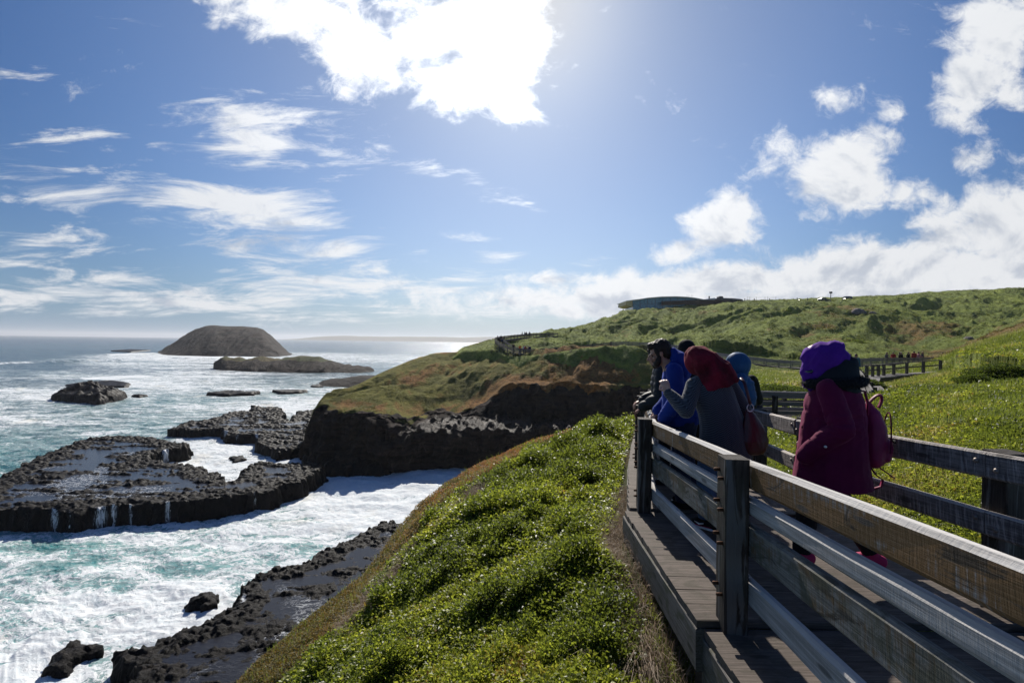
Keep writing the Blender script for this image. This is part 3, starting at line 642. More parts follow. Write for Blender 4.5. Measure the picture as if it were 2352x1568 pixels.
def platform(name, outline, top, res, label=None, cat=None, group=None, kind='structure', edge=1.2, lump=0.5, cell=1.1, pools=True, falls=(), relief=0.5, poolh=0.0, seed=0, mound=None, parent_mat=None):
    """a basalt reef: outline given as picture positions of its rim at height `top`"""
    pts = [PZ(x, y, top) for x, y in outline]; poly = [(v.x, v.y) for v in pts]
    xs = [q[0] for q in poly]; ys = [q[1] for q in poly]
    gx = np.arange(min(xs)-2*edge-1, max(xs)+2*edge+1, res); gy = np.arange(min(ys)-2*edge-1, max(ys)+2*edge+1, res)
    X, Y = np.meshgrid(gx, gy)
    wob = 0.9*fbm(X*0.35, Y*0.35, 3.0+seed, 4)*min(1.6, edge)+0.35*fbm(X*1.4, Y*1.4, 1.0, 3)
    sdist = poly_dist(X, Y, poly)+wob
    f1, f2, ci = worley(X/cell, Y/cell, seed); g1, g2, cj = worley(X/cell*0.45+3, Y/cell*0.45, seed+1)
    h1, h2, ck = worley(X/cell*1.7+5, Y/cell*1.7, seed+4)
    pil = np.sqrt(np.clip(1-(f1*1.2)**2, 0, 1))*(0.25+0.7*ci)+0.35*np.sqrt(np.clip(1-(h1*1.2)**2, 0, 1))*(0.3+0.7*ck)+0.15*fbm(X*2.5/cell, Y*2.5/cell, 2.0, 3)
    pil2 = np.clip(1-g1*1.2, 0, 1)
    prof = sstep(-edge*0.45, edge*0.25, sdist+0.10*pil+0.12*fbm(X*2.2, Y*2.2, 3.0, 3))
    rel = fbm(X*0.18, Y*0.30, seed+5.0, 4)*relief; rel = 0.5*rel+0.5*np.round(rel*4.5+0.5*fbm(X*1.0, Y*1.0, 2.0, 2))/4.5
    rim = np.exp(-((sdist-edge*1.0)/(edge*1.1))**2)*(0.6+0.8*fbm(X*0.4, Y*0.4, 7.0+seed, 2))
    if mound is not None: hh = mound(X, Y, sdist)
    else: hh = 0
    band = sstep(-0.18, 0.22, fbm(X*0.16, Y*0.5, seed+9.0, 5)+0.9*rim-0.06)          # rubble bands between flats
    Z = -1.2+prof*(top+1.2+rel*0.5+lump*0.95*pil*(0.22+0.78*band)+lump*0.35*pil2*band+0.2*rim*lump+0.25*np.maximum(fbm(X*0.9, Y*2.2, seed+3.0, 4), -0.3)*lump)+hh*prof+prof*0.05*fbm(X*3, Y*3, 0.0, 2)
    steep = sstep(-edge*0.8, 0, sdist)*(1-sstep(edge*0.2, edge*0.9, sdist))
    X0_, Y0_ = X, Y
    sw = sstep(-edge, 0, sdist)*(1-sstep(edge*0.6, edge*1.3, sdist))
    X = X+sw*0.45*fbm(X*1.1, Y*1.1, Z*1.6, 4); Y = Y+sw*0.45*fbm(X*1.1+7, Y*1.1, Z*1.6+3, 4)
    fall = np.zeros(X.shape)
    for fx, fy, wd in falls:
        v = PZ(fx, fy, top*0.6); fall = np.maximum(fall, np.exp(-((px_of(X, Y)-px_of(v.x, v.y))/wd)**2)*np.exp(-((np.log(Y)-math.log(v.y))/0.05)**2))
    fall = fall*steep
    gm = sdist > -edge*1.2
    keep = gm[:-1, :-1] | gm[1:, 1:] | gm[:-1, 1:] | gm[1:, :-1]
    o = np_mesh(name, np.stack([X, Y, Z], -1).reshape(-1, 3), grid_faces(X.shape[0], X.shape[1], keep), parent_mat or M_ROCK, attrs={'fall': fall, 'pool': fall*0})
    if kind: tag(o, kind=kind)
    if label: tag(o, label, cat, group)
    if pools:
        pk = (sdist > edge*0.9)[:-1, :-1] & (sdist > edge*0.9)[1:, 1:]
        st_ = 2
        Xs, Ys, Ss = X0_[::st_, ::st_], Y0_[::st_, ::st_], sdist[::st_, ::st_]
        pk = (Ss > edge*0.75)[:-1, :-1] & (Ss > edge*0.75)[1:, 1:]
        if pk.any():
            w_ = np_mesh('pool_water', np.stack([Xs, Ys, np.full(Xs.shape, top+poolh)], -1).reshape(-1, 3), grid_faces(Xs.shape[0], Xs.shape[1], pk), M_POOL)
            tag(w_, kind='structure')
    return o
platform('rock_reef', [(-90,1150),(0,1100),(70,1060),(150,1030),(180,1015),(260,1004),(330,1006),(400,1018),(436,1020),(430,1030),(370,1040),(330,1052),(360,1062),(440,1072),(500,1090),(530,1105),(548,1104),(562,1075),(600,1066),(660,1066),(730,1068),(742,1078),(722,1092),(690,1108),(600,1138),(500,1150),(400,1160),(300,1165),(180,1178),(60,1180),(-90,1175)],
         1.9, 0.12, edge=1.3, lump=0.40, cell=0.50, relief=0.55, poolh=0.21, seed=1,
         falls=[(125,1200,14),(232,1190,22),(262,1188,10),(300,1180,7),(385,1172,10),(585,1145,5),(380,1050,14),(160,1200,4)])
platform('rock_reef', [(388,988),(430,972),(480,966),(530,950),(575,945),(580,935),(640,938),(655,950),(640,962),(665,968),(680,948),(735,942),(735,1000),(745,1050),(700,1030),(640,1040),(590,1020),(595,1000),(520,1004),(505,990),(440,992)],
         1.3, 0.15, edge=1.2, lump=0.48, cell=0.60, relief=0.6, poolh=0.18, seed=2, falls=[(520,1000,10),(545,1002,10),(590,1005,8)])
platform('rock_rubble', [(690,1000),(735,960),(770,985),(830,1015),(880,1050),(905,1078),(850,1088),(745,1085),(720,1070),(690,1040)],
         0.5, 0.17, edge=2.2, lump=1.0, cell=0.9, relief=0.9, pools=False, seed=3, mound=lambda X, Y, s: np.clip(s, 0, 5)*0.22)
def mound_r3(X, Y, s): return np.clip(s, 0, 9)*0.55*(0.8+0.5*fbm(X*0.15, Y*0.15, 4.0, 3))
platform('rock_islet', [(118,916),(160,921),(230,927),(285,914),(288,908),(250,900),(200,892),(160,895),(140,905)], 0.5, 0.3, edge=1.5, lump=1.3, cell=2.2, pools=False, seed=4, mound=mound_r3, relief=1.0)
for i, (ol, tp, rs_, ce) in enumerate([
    ([(150,884),(200,876),(260,874),(298,880),(290,888),(230,886),(200,890)], 0.5, 0.4, 2.0),
    ([(300,907),(320,905),(335,907),(320,910)], 0.5, 0.3, 1.5),
    ([(470,903),(520,897),(570,899),(600,898),(580,904),(520,906)], 0.7, 0.35, 2.0),
    ([(625,897),(660,895),(705,896),(690,900),(640,901)], 0.6, 0.35, 1.6),
    ([(712,886),(730,882),(742,887),(725,889)], 0.5, 0.3, 1.6),
    ([(528,1050),(556,1048),(570,1056),(540,1060)], 0.35, 0.15, 0.8),
    ([(585,1076),(620,1068),(650,1073),(640,1082),(600,1083)], 0.9, 0.12, 0.9),
    ([(428,1388),(450,1372),(480,1364),(502,1376),(498,1394),(470,1404),(440,1400)], 0.9, 0.08, 0.6),
    ([(100,1548),(120,1512),(150,1486),(185,1474),(228,1484),(235,1496),(190,1515),(150,1545)], 0.9, 0.08, 0.7),
    ([(255,805),(300,802),(345,804),(300,808)], 0.8, 0.9, 4.0)]):
    big_ = tp > .85 and rs_ < .1
    platform('rock', ol, 0.25 if big_ else tp, rs_, edge=.5 if big_ else min(1.5, ce), lump=.22 if big_ else 0.32*tp+0.08, cell=.4 if big_ else ce*.6, pools=False, seed=5+i, relief=0.5*tp, mound=(lambda X, Y, s: np.clip(s, 0, 3)*0.75*(0.75+0.6*fbm(X*0.8, Y*0.8, 4.0, 3))) if big_ else None)
platform('rock_shelf', [(905,1198),(850,1215),(800,1245),(750,1270),(700,1295),(640,1308),(580,1325),(548,1370),(540,1400),(500,1420),(440,1450),(380,1480),(330,1500),(268,1492),(255,1500),(300,1560),(280,1640),(500,1750),(800,1700),(1000,1450),(1000,1250)],
         1.2, 0.085, edge=0.9, lump=0.34, cell=0.36, relief=0.65, poolh=0.15, seed=11, falls=[(560,1400,10)])
# distant islets and coast
def mat_islet():
    m = NT('islet'); p = m.pos(); ge = m.n('NewGeometry'); nz = m.n('SeparateXYZ', {0: ge.outputs['Normal']}).outputs[2]
    n1 = m.noise(p, 0.05, 7, 0.65, 0.5); lay = m.noise(m.mapping(p, (0.05, 0.05, 0.10)), 1.0, 7, 0.65, 0.8)
    rk = m.mix(m.sm(lay, 0.35, 0.65), (0.006, 0.0045, 0.004), (0.028, 0.018, 0.014))
    g = m.mix(m.sm(n1, 0.4, 0.6), (0.05, 0.062, 0.02), (0.10, 0.075, 0.03))
    c = m.mix(m.sm(m.math('ADD', m.attr('green'), m.math('MULTIPLY', m.math('SUBTRACT', n1, 0.5), 1.2)), 0.45, 0.65), rk, g)
    return m.done(m.princ(c, 0.9, 0.2, m.bump(m.math('ADD', n1, lay), 1.0, 2.5)))
M_ISL = mat_islet()
def islet(name, prof, dpth, ry, base_y, greenmin, label, res=1.6, seed=0, kind='structure', rough=1.0, pw=2.2):
    """ridge given by its skyline (x, y) at depth dpth; half-width ry in depth"""
    px_, H = [x for x, y in prof], [Zof(x, y, dpth) for x, y in prof]
    stp = res*F/dpth*0.5
    cx = np.arange(px_[0]-3, px_[-1]+3, stp); gy = np.linspace(dpth-ry*1.1, dpth+ry*1.1, 130)
    PX, Y = np.meshgrid(cx, gy); X = (PX-1176.0)/F*Y; h = np.interp(PX, px_, H, left=-3, right=-3)*(Y/dpth)
    q = np.abs((Y-dpth)/ry); hmax = max(H)
    span = (PX-px_[0])/(px_[-1]-px_[0]); qe = q/np.clip(np.sqrt(np.clip(1-(2*span-1)**4, 0.02, 1)), .1, 1)
    capped = h*np.clip(1-np.clip(qe, 0, 1)**pw, 0, 1)
    gul = fbm(X*0.05, Y*0.02, seed+0.0, 5, ridged=True)
    flank = sstep(0.0, 0.15, capped/hmax)*(1-0.8*sstep(0.80, 0.95, capped/hmax))
    nz = (gul-0.45)*0.07*hmax+fbm(X*0.15, Y*0.13, seed+2.0, 3)*0.02*hmax
    terr = 0.05*hmax*(fbm(X*0.12, Y*0.02, seed+4.0, 3, ridged=True)-0.4)
    Z = capped+(nz+terr)*rough*flank-0.5
    Z = np.where(h < -1, -3, Z)
    green = sstep(greenmin, greenmin+0.25, capped/hmax)*(1-sstep(.75, 1.0, q)*0.6)
    o = np_mesh(name, np.stack([X, Y, Z], -1).reshape(-1, 3), grid_faces(*X.shape), M_ISL, attrs={'green': green})
    tag(o, kind=kind)
islet('islet', [(345,814),(356,810),(372,805),(384,797),(398,789),(412,778),(432,765),(450,756),(472,748),(490,746),(520,748),(560,749),(590,751),(604,757),(622,770),(638,786),(650,799),(664,810),(680,814)], 620, 110, 815, 0.86, None, 2.2, 1)
islet('islet', [(490,832),(508,819),(530,821),(552,818),(580,822),(610,819),(650,821),(690,815),(720,817),(750,824),(780,833),(810,840),(860,845)], 310, 26, 845, 0.50, None, 0.8, 2, rough=2.6, pw=1.5)
islet('rock_headland', [(728,882),(745,872),(770,866),(800,864),(830,860),(860,860),(900,872)], 215, 16, 885, 1.4, None, 0.5, 3, rough=2.0)
def build_coast():
    xs = [640,690,720,750,800,860,900,960,1020,1060,1100,1180,1300,1500]; ys = [780,777,773,772,771,772,772.5,773,773,775,774,772,770,769]
    dp = 7500.0; X0 = [(x-1176.0)/F*dp for x in xs]; H = [Zof(x, y, dp) for x, y in zip(xs, ys)]
    gx = np.linspace(X0[0], X0[-1], 300); gy = np.linspace(dp-400, dp+600, 20); X, Y = np.meshgrid(gx, gy)
    h = np.interp(X, X0, H); q = np.clip((Y-(dp-400))/400, 0, 1)
    Z = h*sstep(0, 1, q)+12*fbm(X*0.002, Y*0.002, 1.0, 4)*q-2
    o = np_mesh('far_coast', np.stack([X, Y, Z], -1).reshape(-1, 3), grid_faces(*X.shape), M_ISL, attrs={'green': np.full(X.shape, 0.8)})
    tag(o, kind='structure')
build_coast()

# ------------------------------------------------------------------ sea air
hz_v = [(x, y, z) for z in (-3.5, 112.0) for x, y in ((-14800, -60), (14800, -60), (14800, 14900), (-14800, 14900))]
hz_m = NT('haze'); hz_p = hz_m.n('VolumePrincipled', {'Color': (0.93, 0.95, 1.0, 1), 'Density': 0.95e-4, 'Anisotropy': 0.35})
hz_m.link(hz_p.outputs[0], hz_m.out.inputs['Volume'])
hzo = np_mesh('haze', hz_v, [(0, 3, 2, 1), (4, 5, 6, 7), (0, 1, 5, 4), (1, 2, 6, 5), (2, 3, 7, 6), (3, 0, 4, 7)], hz_m.id, smooth=False)
tag(hzo, kind='stuff')
# ------------------------------------------------------------------ timber
class Boards:
    """collects sawn boards with their own grain coordinates into one mesh"""
    def __init__(self): self.v = []; self.f = []; self.uv = []; self.rnd = random.Random(5)
    def board(self, a, b, up, w, h, ch=0.006, segs=1, wob=0.0, anchor=(0.5, 0.5)):
        """from a to b; cross-section w (sideways) by h (along up); anchor: where a lies in the section"""
        a = Vector(a); b = Vector(b); ax = (b-a); L = ax.length; ax.normalize()
        sd = ax.cross(Vector(up)).normalized(); upv = sd.cross(ax).normalized()
        ch = min(ch, w*.3, h*.3)
        sec = [(ch,0),(w-ch,0),(w,ch),(w,h-ch),(w-ch,h),(ch,h),(0,h-ch),(0,ch)]
        per = [0]
        for i in range(8):
            p, q = sec[i], sec[(i+1) % 8]; per.append(per[-1]+math.hypot(p[0]-q[0], p[1]-q[1]))
        o = len(self.v); ru, rv = self.rnd.random()*40, self.rnd.random()*40
        for s in range(segs+1):
            t = s/segs; c = a+ax*(L*t)
            for (x, y) in sec:
                jx = self.rnd.uniform(-wob, wob); jy = self.rnd.uniform(-wob, wob)
                self.v.append(c+sd*(x-w*anchor[0]+jx)+upv*(y-h*anchor[1]+jy))
        for s in range(segs):
            for i in range(8):
                j = (i+1) % 8; A = o+s*8
                self.f.append((A+i, A+8+i, A+8+j, A+j))
                u0, u1 = ru+L*s/segs, ru+L*(s+1)/segs
                self.uv += [(u0, rv+per[i]), (u1, rv+per[i]), (u1, rv+per[i+1]), (u0, rv+per[i+1])]
        for e, flip in ((o, 0), (o+segs*8, 1)):
            q = [e+i for i in range(8)]
            if flip: q = q[::-1]
            self.f.append(tuple(q))
            sc = sec[::-1] if flip else sec
            self.uv += [(ru+x*6+90, rv+y*6) for x, y in sc]
        return self
    def build(self, name, mat, parent=None, origin=None):
        me = bpy.data.meshes.new(name); og = Vector(origin) if origin is not None else Vector((0, 0, 0))
        me.from_pydata([tuple(x-og) for x in self.v], [], self.f)
        uvl = me.uv_layers.new(name='UVMap')
        flat = np.array(self.uv, dtype=np.float32).ravel(); uvl.data.foreach_set('uv', flat)
        me.update()
        return link_mesh(name, me, mat, parent)
def mat_wood(name, c1, c2, stain=None, stain_amt=0.0, moss=None, rough=0.75, top=None, bumpd=0.004, knots=True, blotch=0.0, saw=0.5, sawc=0.0):
    m = NT(name); uv = m.n('TexCoord').outputs['UV']; p = m.pos()
    g = m.noise(m.mapping(uv, (1.6, 60, 1)), 1.0, 7, 0.65, 0.4, '2D'); g2 = m.noise(m.mapping(uv, (6, 260, 1)), 1.0, 4, 0.6, 0.2, '2D')
    br = m.noise(m.mapping(uv, (1.2, 3, 1)), 1.0, 5, 0.6, 0.3, '2D')
    c = m.mix(m.sm(g, 0.3, 0.7), c1, c2); c = m.mix(m.math('MULTIPLY', m.sm(g2, 0.45, 0.7), 0.5), c, tuple(x*0.45 for x in c1))
    c = m.mix(m.math('MULTIPLY', m.sm(br, 0.45, 0.75), 0.45), c, tuple(x*0.55 for x in c1))
    sw = m.noise(m.mapping(uv, (55, 5, 1)), 1.0, 4, 0.7, 0.2, '2D')
    if sawc: c = m.mix(m.math('MULTIPLY', m.sm(sw, 0.52, 0.66), sawc), c, tuple(min(1, x*1.8) for x in c2)); c = m.mix(m.math('MULTIPLY', m.sm(sw, 0.46, 0.36), sawc), c, tuple(x*.4 for x in c1))
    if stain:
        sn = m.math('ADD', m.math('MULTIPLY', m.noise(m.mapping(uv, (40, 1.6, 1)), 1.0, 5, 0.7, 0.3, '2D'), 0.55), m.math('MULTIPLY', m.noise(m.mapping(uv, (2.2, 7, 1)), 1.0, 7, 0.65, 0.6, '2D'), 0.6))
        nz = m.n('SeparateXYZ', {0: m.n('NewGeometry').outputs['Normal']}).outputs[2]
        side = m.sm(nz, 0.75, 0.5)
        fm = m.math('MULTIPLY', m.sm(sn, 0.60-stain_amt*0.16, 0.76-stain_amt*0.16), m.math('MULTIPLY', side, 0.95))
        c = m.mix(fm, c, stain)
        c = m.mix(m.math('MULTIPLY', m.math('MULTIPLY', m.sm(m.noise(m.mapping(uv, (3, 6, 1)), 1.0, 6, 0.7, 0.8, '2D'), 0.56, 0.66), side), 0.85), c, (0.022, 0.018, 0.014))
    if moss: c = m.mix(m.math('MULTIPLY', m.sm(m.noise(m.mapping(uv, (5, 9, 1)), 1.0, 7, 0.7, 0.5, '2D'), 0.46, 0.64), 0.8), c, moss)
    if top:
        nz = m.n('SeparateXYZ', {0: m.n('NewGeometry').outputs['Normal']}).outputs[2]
        c = m.mix(m.math('MULTIPLY', m.sm(nz, 0.5, 0.8), 0.85), c, m.mix(m.sm(g, 0.35, 0.65), top, tuple(x*0.72 for x in top)))  # upward faces paled: sunlight on the rail tops put into the colour
    if blotch:
        bl = m.noise(m.mapping(uv, (0.7, 9, 1)), 1.3, 5, 0.6, 0.8, '2D')
        c = m.mix(m.math('MULTIPLY', m.sm(bl, 0.53, 0.6), blotch), c, (0.16, 0.15, 0.14))
    if knots:
        vk = m.n('TexVoronoi', {'Vector': m.mapping(uv, (1.3, 5.2, 1)), 'Scale': 1.0, 'Randomness': 1.0}, voronoi_dimensions='2D').outputs[0]
        c = m.mix(m.math('MULTIPLY', m.sm(vk, 0.09, 0.045), 0.75), c, tuple(x*0.3 for x in c1))
    h = m.math('ADD', m.math('MULTIPLY', g, 0.8), m.math('ADD', m.math('MULTIPLY', g2, 0.3), m.math('MULTIPLY', sw, saw)))
    return m.done(m.princ(c, rough, 0.25, m.bump(h, 0.9, bumpd)))
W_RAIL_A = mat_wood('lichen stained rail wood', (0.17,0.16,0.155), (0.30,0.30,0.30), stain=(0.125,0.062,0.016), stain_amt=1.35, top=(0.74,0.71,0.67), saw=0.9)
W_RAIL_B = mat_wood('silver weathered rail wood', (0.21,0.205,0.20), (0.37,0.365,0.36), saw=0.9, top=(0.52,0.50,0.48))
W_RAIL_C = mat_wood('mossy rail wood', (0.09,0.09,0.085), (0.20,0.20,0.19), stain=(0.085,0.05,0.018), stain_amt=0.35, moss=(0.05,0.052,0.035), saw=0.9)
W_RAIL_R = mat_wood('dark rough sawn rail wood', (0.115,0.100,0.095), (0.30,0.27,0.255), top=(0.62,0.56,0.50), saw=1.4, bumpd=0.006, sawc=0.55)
W_POST = mat_wood('dark weathered post wood', (0.024,0.017,0.013), (0.070,0.053,0.042), moss=(0.055,0.048,0.036), blotch=0.75, saw=0.2, bumpd=0.006)
W_DECK = mat_wood('weathered deck planks', (0.085,0.066,0.054), (0.17,0.135,0.112), saw=0.1, bumpd=0.006, moss=(0.07,0.058,0.042))
W_BEAM = mat_wood('bearer wood', (0.09,0.08,0.07), (0.18,0.165,0.15), moss=(0.06,0.06,0.035), saw=0.4)
W_FAR = mat_wood('pale far boardwalk wood', (0.17,0.16,0.15), (0.30,0.28,0.26), knots=False, rough=0.9)
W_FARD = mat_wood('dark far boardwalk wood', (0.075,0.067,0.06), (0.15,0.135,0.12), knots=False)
def mat_plain(name, col, rough=0.6, metal=0.0, spec=0.4, nscale=40, var=0.25, bump=0.3, bd=0.002, **kw):
    m = NT(name); o = m.obj(); n = m.noise(o, nscale, 5, 0.6)
    c = m.mix(m.sm(n, 0.35, 0.65), tuple(x*(1-var) for x in col), tuple(min(1, x*(1+var)) for x in col))
    d = {'Metallic': metal}; d.update(kw)
    return m.done(m.princ(c, rough, spec, m.bump(n, bump, bd), **d))
M_RUST = mat_plain('rusty bolt steel', (0.10, 0.045, 0.022), 0.7, 0.5, nscale=300)
M_GALV = mat_plain('dull galvanised bolt', (0.22, 0.19, 0.17), 0.5, 0.6, nscale=200)
def cyl_verts(a, b, r, n=10, dome=False):
    a = Vector(a); b = Vector(b); ax = (b-a).normalized(); t = ax.orthogonal().normalized(); s = ax.cross(t)
    rings = [(a, r), (b, r)] + ([(b+ax*r*0.35, r*0.7), (b+ax*r*0.5, r*0.3)] if dome else [])
    v = []; f = []
    for c, q in rings:
        for i in range(n):
            v.append(c+(t*math.cos(2*math.pi*i/n)+s*math.sin(2*math.pi*i/n))*q)
    for k in range(len(rings)-1):
        for i in range(n): f.append((k*n+i, k*n+(i+1) % n, (k+1)*n+(i+1) % n, (k+1)*n+i))
    f.append(tuple(range(n))[::-1]); f.append(tuple((len(rings)-1)*n+i for i in range(n)))
    return v, f
def bolt(parent, p, axis, L, r, mat, dome=True):
    a = Vector(p); v, f = cyl_verts(a, a+Vector(axis).normalized()*L, r, 10, dome)
    me = bpy.data.meshes.new('bolt'); me.from_pydata([tuple(x) for x in v], [], f); me.update()
    o = link_mesh('bolt', me, mat, parent)
    for pl in me.polygons: pl.use_smooth = True
    return o
R3 = lambda X, Y, Z: Vector((X, Y, CAMZ+Z))
# ---- the boardwalk the visitors stand on
LPOST = [(1.115,0.55,-1.36),(1.250,2.71,-1.545),(1.330,4.81,-1.672),(1.84,6.9,-1.79),(2.42,9.05,-1.905),(3.05,11.2,-2.04),(3.85,13.4,-2.2),(5.0,15.8,-2.4),(6.8,18.2,-2.6),(9.0,19.7,-2.74),(11.3,20.0,-2.8),(13.6,20.0,-2.8)]
RPOST = [(3.05,-0.2,-1.38),(2.93,2.86,-1.56),(2.83,4.6,-1.65),(3.08,6.0,-1.74),(3.55,8.0,-1.86),(4.3,10.1,-1.98),(5.3,12.3,-2.13),(6.7,14.6,-2.33)]
def right_at(i):
    tgt = [(3.05,0.5),(2.93,2.72),(2.83,4.7),(3.15,6.6),(3.85,8.6),(4.85,10.8),(5.6,12.6),(6.6,14.4),(8.1,16.4),(9.3,17.9),(11.3,18.15),(13.6,18.2)]
    return tgt[i]
deck_root = tag(empty('boardwalk', R3(2.1, 4.0, -1.7)), 'weathered plank boardwalk winding along the cliff under the visitors', 'boardwalk')
def inv(o, parent):
    o.matrix_parent_inverse = parent.matrix_world.inverted(); return o
def reparent(o, root):
    """keep world coordinates of a mesh built in world space"""
    off = Vector(root.location); 
    o.parent = root; o.location = -off; return o
def build_deck():
    n = len(LPOST)
    for i in range(n-1):
        l0, l1 = Vector(LPOST[i]), Vector(LPOST[i+1]); r0, r1 = right_at(i), right_at(i+1)
        r0 = Vector((r0[0], r0[1], l0[2])); r1 = Vector((r1[0], r1[1], l1[2]))
        step = -0.035*0 if i else -0.03
        ov = 0.19 if i == 1 else 0.15
        d0 = (l0-r0).normalized()*ov; d1 = (l1-r1).normalized()*ov
        e0 = (r0-l0).normalized()*0.12; e1 = (r1-l1).normalized()*0.12
        a0, a1, b0, b1 = l0+d0, l1+d1, r0+e0, r1+e1
        L = (a1-a0).length; m = max(3, round(L/0.19)); B = Boards(); B.rnd.seed(100+i)
        zo = CAMZ+(-0.05 if i == 0 else 0.0 if i == 1 else 0.035)
        for k in range(m):
            t = (k+0.5)/m; A = a0.lerp(a1, t); Bq = b0.lerp(b1, t)
            w_ = ((a1-a0).length+(b1-b0).length)/2/m-0.012
            j = B.rnd.uniform(-0.002, 0.002); jl = B.rnd.uniform(-0.006, 0.006)
            A = Vector((A.x+jl, A.y, A.z+zo+j)); Bq = Vector((Bq.x, Bq.y, Bq.z+zo+j))
            B.board(A, Bq, (0, 0, 1), w_, 0.048, 0.005, segs=4, wob=0.0012, anchor=(0.5, 1.0))
        reparent(B.build('deck', W_DECK), deck_root)
        for q0, q1 in ((a0.lerp(b0, 0.012), a1.lerp(b1, 0.012)), (a0.lerp(b0, 0.95), a1.lerp(b1, 0.95))):
            Bb = Boards(); Bb.rnd.seed(300+i)
            dirv = (q1-q0).normalized()*0.06
            Bb.board(Vector((q0.x, q0.y, q0.z+zo-0.05))-dirv*0, Vector((q1.x, q1.y, q1.z+zo-0.05)), (0, 0, 1), 0.07, 0.23, 0.006, segs=3, wob=0.002, anchor=(0.5, 1.0))
            reparent(Bb.build('bearer', W_BEAM), deck_root)
        if i >= 1:
            Bs = Boards(); q = a0.lerp(b0, 0.06)
            Bs.board((q.x, q.y+0.12, q.z+CAMZ-1.1), (q.x, q.y+0.12, q.z+CAMZ-0.225), (0, 1, 0), 0.12, 0.12, 0.006)
            reparent(Bs.build('stump', W_POST), deck_root)
build_deck()
def post_mesh(h0, h1, w_, seed, chip=0.0):
    B = Boards(); B.rnd.seed(seed)
    B.board((0, 0, h0), (0, 0, h1), (0, 1, 0), w_, w_, 0.007, segs=9, wob=0.0018+chip)
    return B
def near_fence(name, label, pts, rails, face, w_post, h_post, seed, first=0, top_mats=None, bolts=True, group=None, below=0.55):
    root = tag(empty(name, R3(*pts[first])), label, 'fence', group)
    for i, p in enumerate(pts):
        p = Vector(p)
        q = Vector(pts[min(i+1, len(pts)-1)])-Vector(pts[max(i-1, 0)]); ang = math.atan2(q.y, q.x)-math.pi/2
        po = post_mesh(-below, h_post+((i*37) % 5-2)*0.006, w_post, seed+i).build('post', W_POST)
        po.parent = root; po.location = R3(*p)-root.location; po.rotation_euler = (0, 0, ang)
    for i in range(len(pts)-1):
        a, b = Vector(pts[i]), Vector(pts[i+1]); dr = (b-a); nrm = Vector((dr.y, -dr.x, 0)).normalized()*face
        ext = dr.normalized()*0.0
        for k, (h0, h1, th, mt) in enumerate(rails):
            B = Boards(); B.rnd.seed(seed+i*10+k)
            off = nrm*(w_post/2+th/2+0.003)
            A = R3(*a)+off+Vector((0, 0, h0)); Bv = R3(*b)+off+Vector((0, 0, h0))
            g = (Bv-A).normalized()*0.004
            B.board(A+g, Bv-g, (0, 0, 1), th, h1-h0, 0.018, segs=8, wob=0.0016, anchor=(0.5, 0.0))
            reparent(B.build('rail', mt), root)
        if bolts and i < 6:
            for k, (h0, h1, th, mt) in enumerate(rails):
                for sgn in (-1, 1):
                    c = R3(*a)+Vector((0, 0, (h0+h1)/2+0.02*sgn))+dr.normalized()*(0.028*sgn)
                    if bolts == 'out':
                        o = bolt(root, c-nrm*(w_post/2)-root.location, -nrm, 0.028, 0.010, M_RUST)
                    else:
                        o = bolt(root, c+dr.normalized()*(0.03*sgn)+nrm*(w_post/2+th+0.002)-root.location, nrm, 0.006, 0.016, M_GALV)
    return root
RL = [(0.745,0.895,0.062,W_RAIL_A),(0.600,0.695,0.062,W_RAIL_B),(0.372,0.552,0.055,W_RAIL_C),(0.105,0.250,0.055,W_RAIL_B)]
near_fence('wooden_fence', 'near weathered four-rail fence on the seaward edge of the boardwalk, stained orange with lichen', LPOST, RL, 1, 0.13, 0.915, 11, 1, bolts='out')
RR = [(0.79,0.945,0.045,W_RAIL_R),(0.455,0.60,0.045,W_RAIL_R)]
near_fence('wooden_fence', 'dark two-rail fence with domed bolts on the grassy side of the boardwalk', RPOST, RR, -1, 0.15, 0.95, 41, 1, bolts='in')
# ---- boardwalk loop behind the visitors
def simple_walk(name, label, pts, width, deck_mat=W_FAR, pitch=0.2, thick=0.06):
    root = tag(empty(name, pts[len(pts)//2]), label, 'boardwalk'); B = Boards(); Bb = Boards()
    for a, b in zip(pts[:-1], pts[1:]):
        a = Vector(a); b = Vector(b); dr = b-a; L = dr.length; n = Vector((dr.y, -dr.x, 0)).normalized()*width/2
        m = max(2, int(L/pitch))
        for k in range(m):
            c = a.lerp(b, (k+.5)/m); B.board(c-n, c+n, (0, 0, 1), L/m-0.008 if pitch < .5 else L/m+0.0, thick, 0.004, anchor=(0.5, 1.0))
        for s in (-1, 1):
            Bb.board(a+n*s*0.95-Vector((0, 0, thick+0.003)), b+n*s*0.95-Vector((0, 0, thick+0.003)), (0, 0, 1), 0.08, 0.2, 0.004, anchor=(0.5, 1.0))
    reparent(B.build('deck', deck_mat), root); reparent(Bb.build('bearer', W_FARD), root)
    return root
def offset_pts(pts, off):
    out = []
    for i, p in enumerate(pts):
        q = Vector(pts[min(i+1, len(pts)-1)])-Vector(pts[max(i-1, 0)]); n = Vector((q.y, -q.x, 0)).normalized(); out.append(Vector(p)+n*off)
    return out
def resample(pts, step):
    pts = [Vector(p) for p in pts]; out = [pts[0]]; acc_ = 0
    for a, b in zip(pts[:-1], pts[1:]):
        L = (b-a).length; t = step-acc_
        while t < L: out.append(a.lerp(b, t/L)); t += step
        acc_ = L-(t-step)
    out.append(pts[-1]); return out
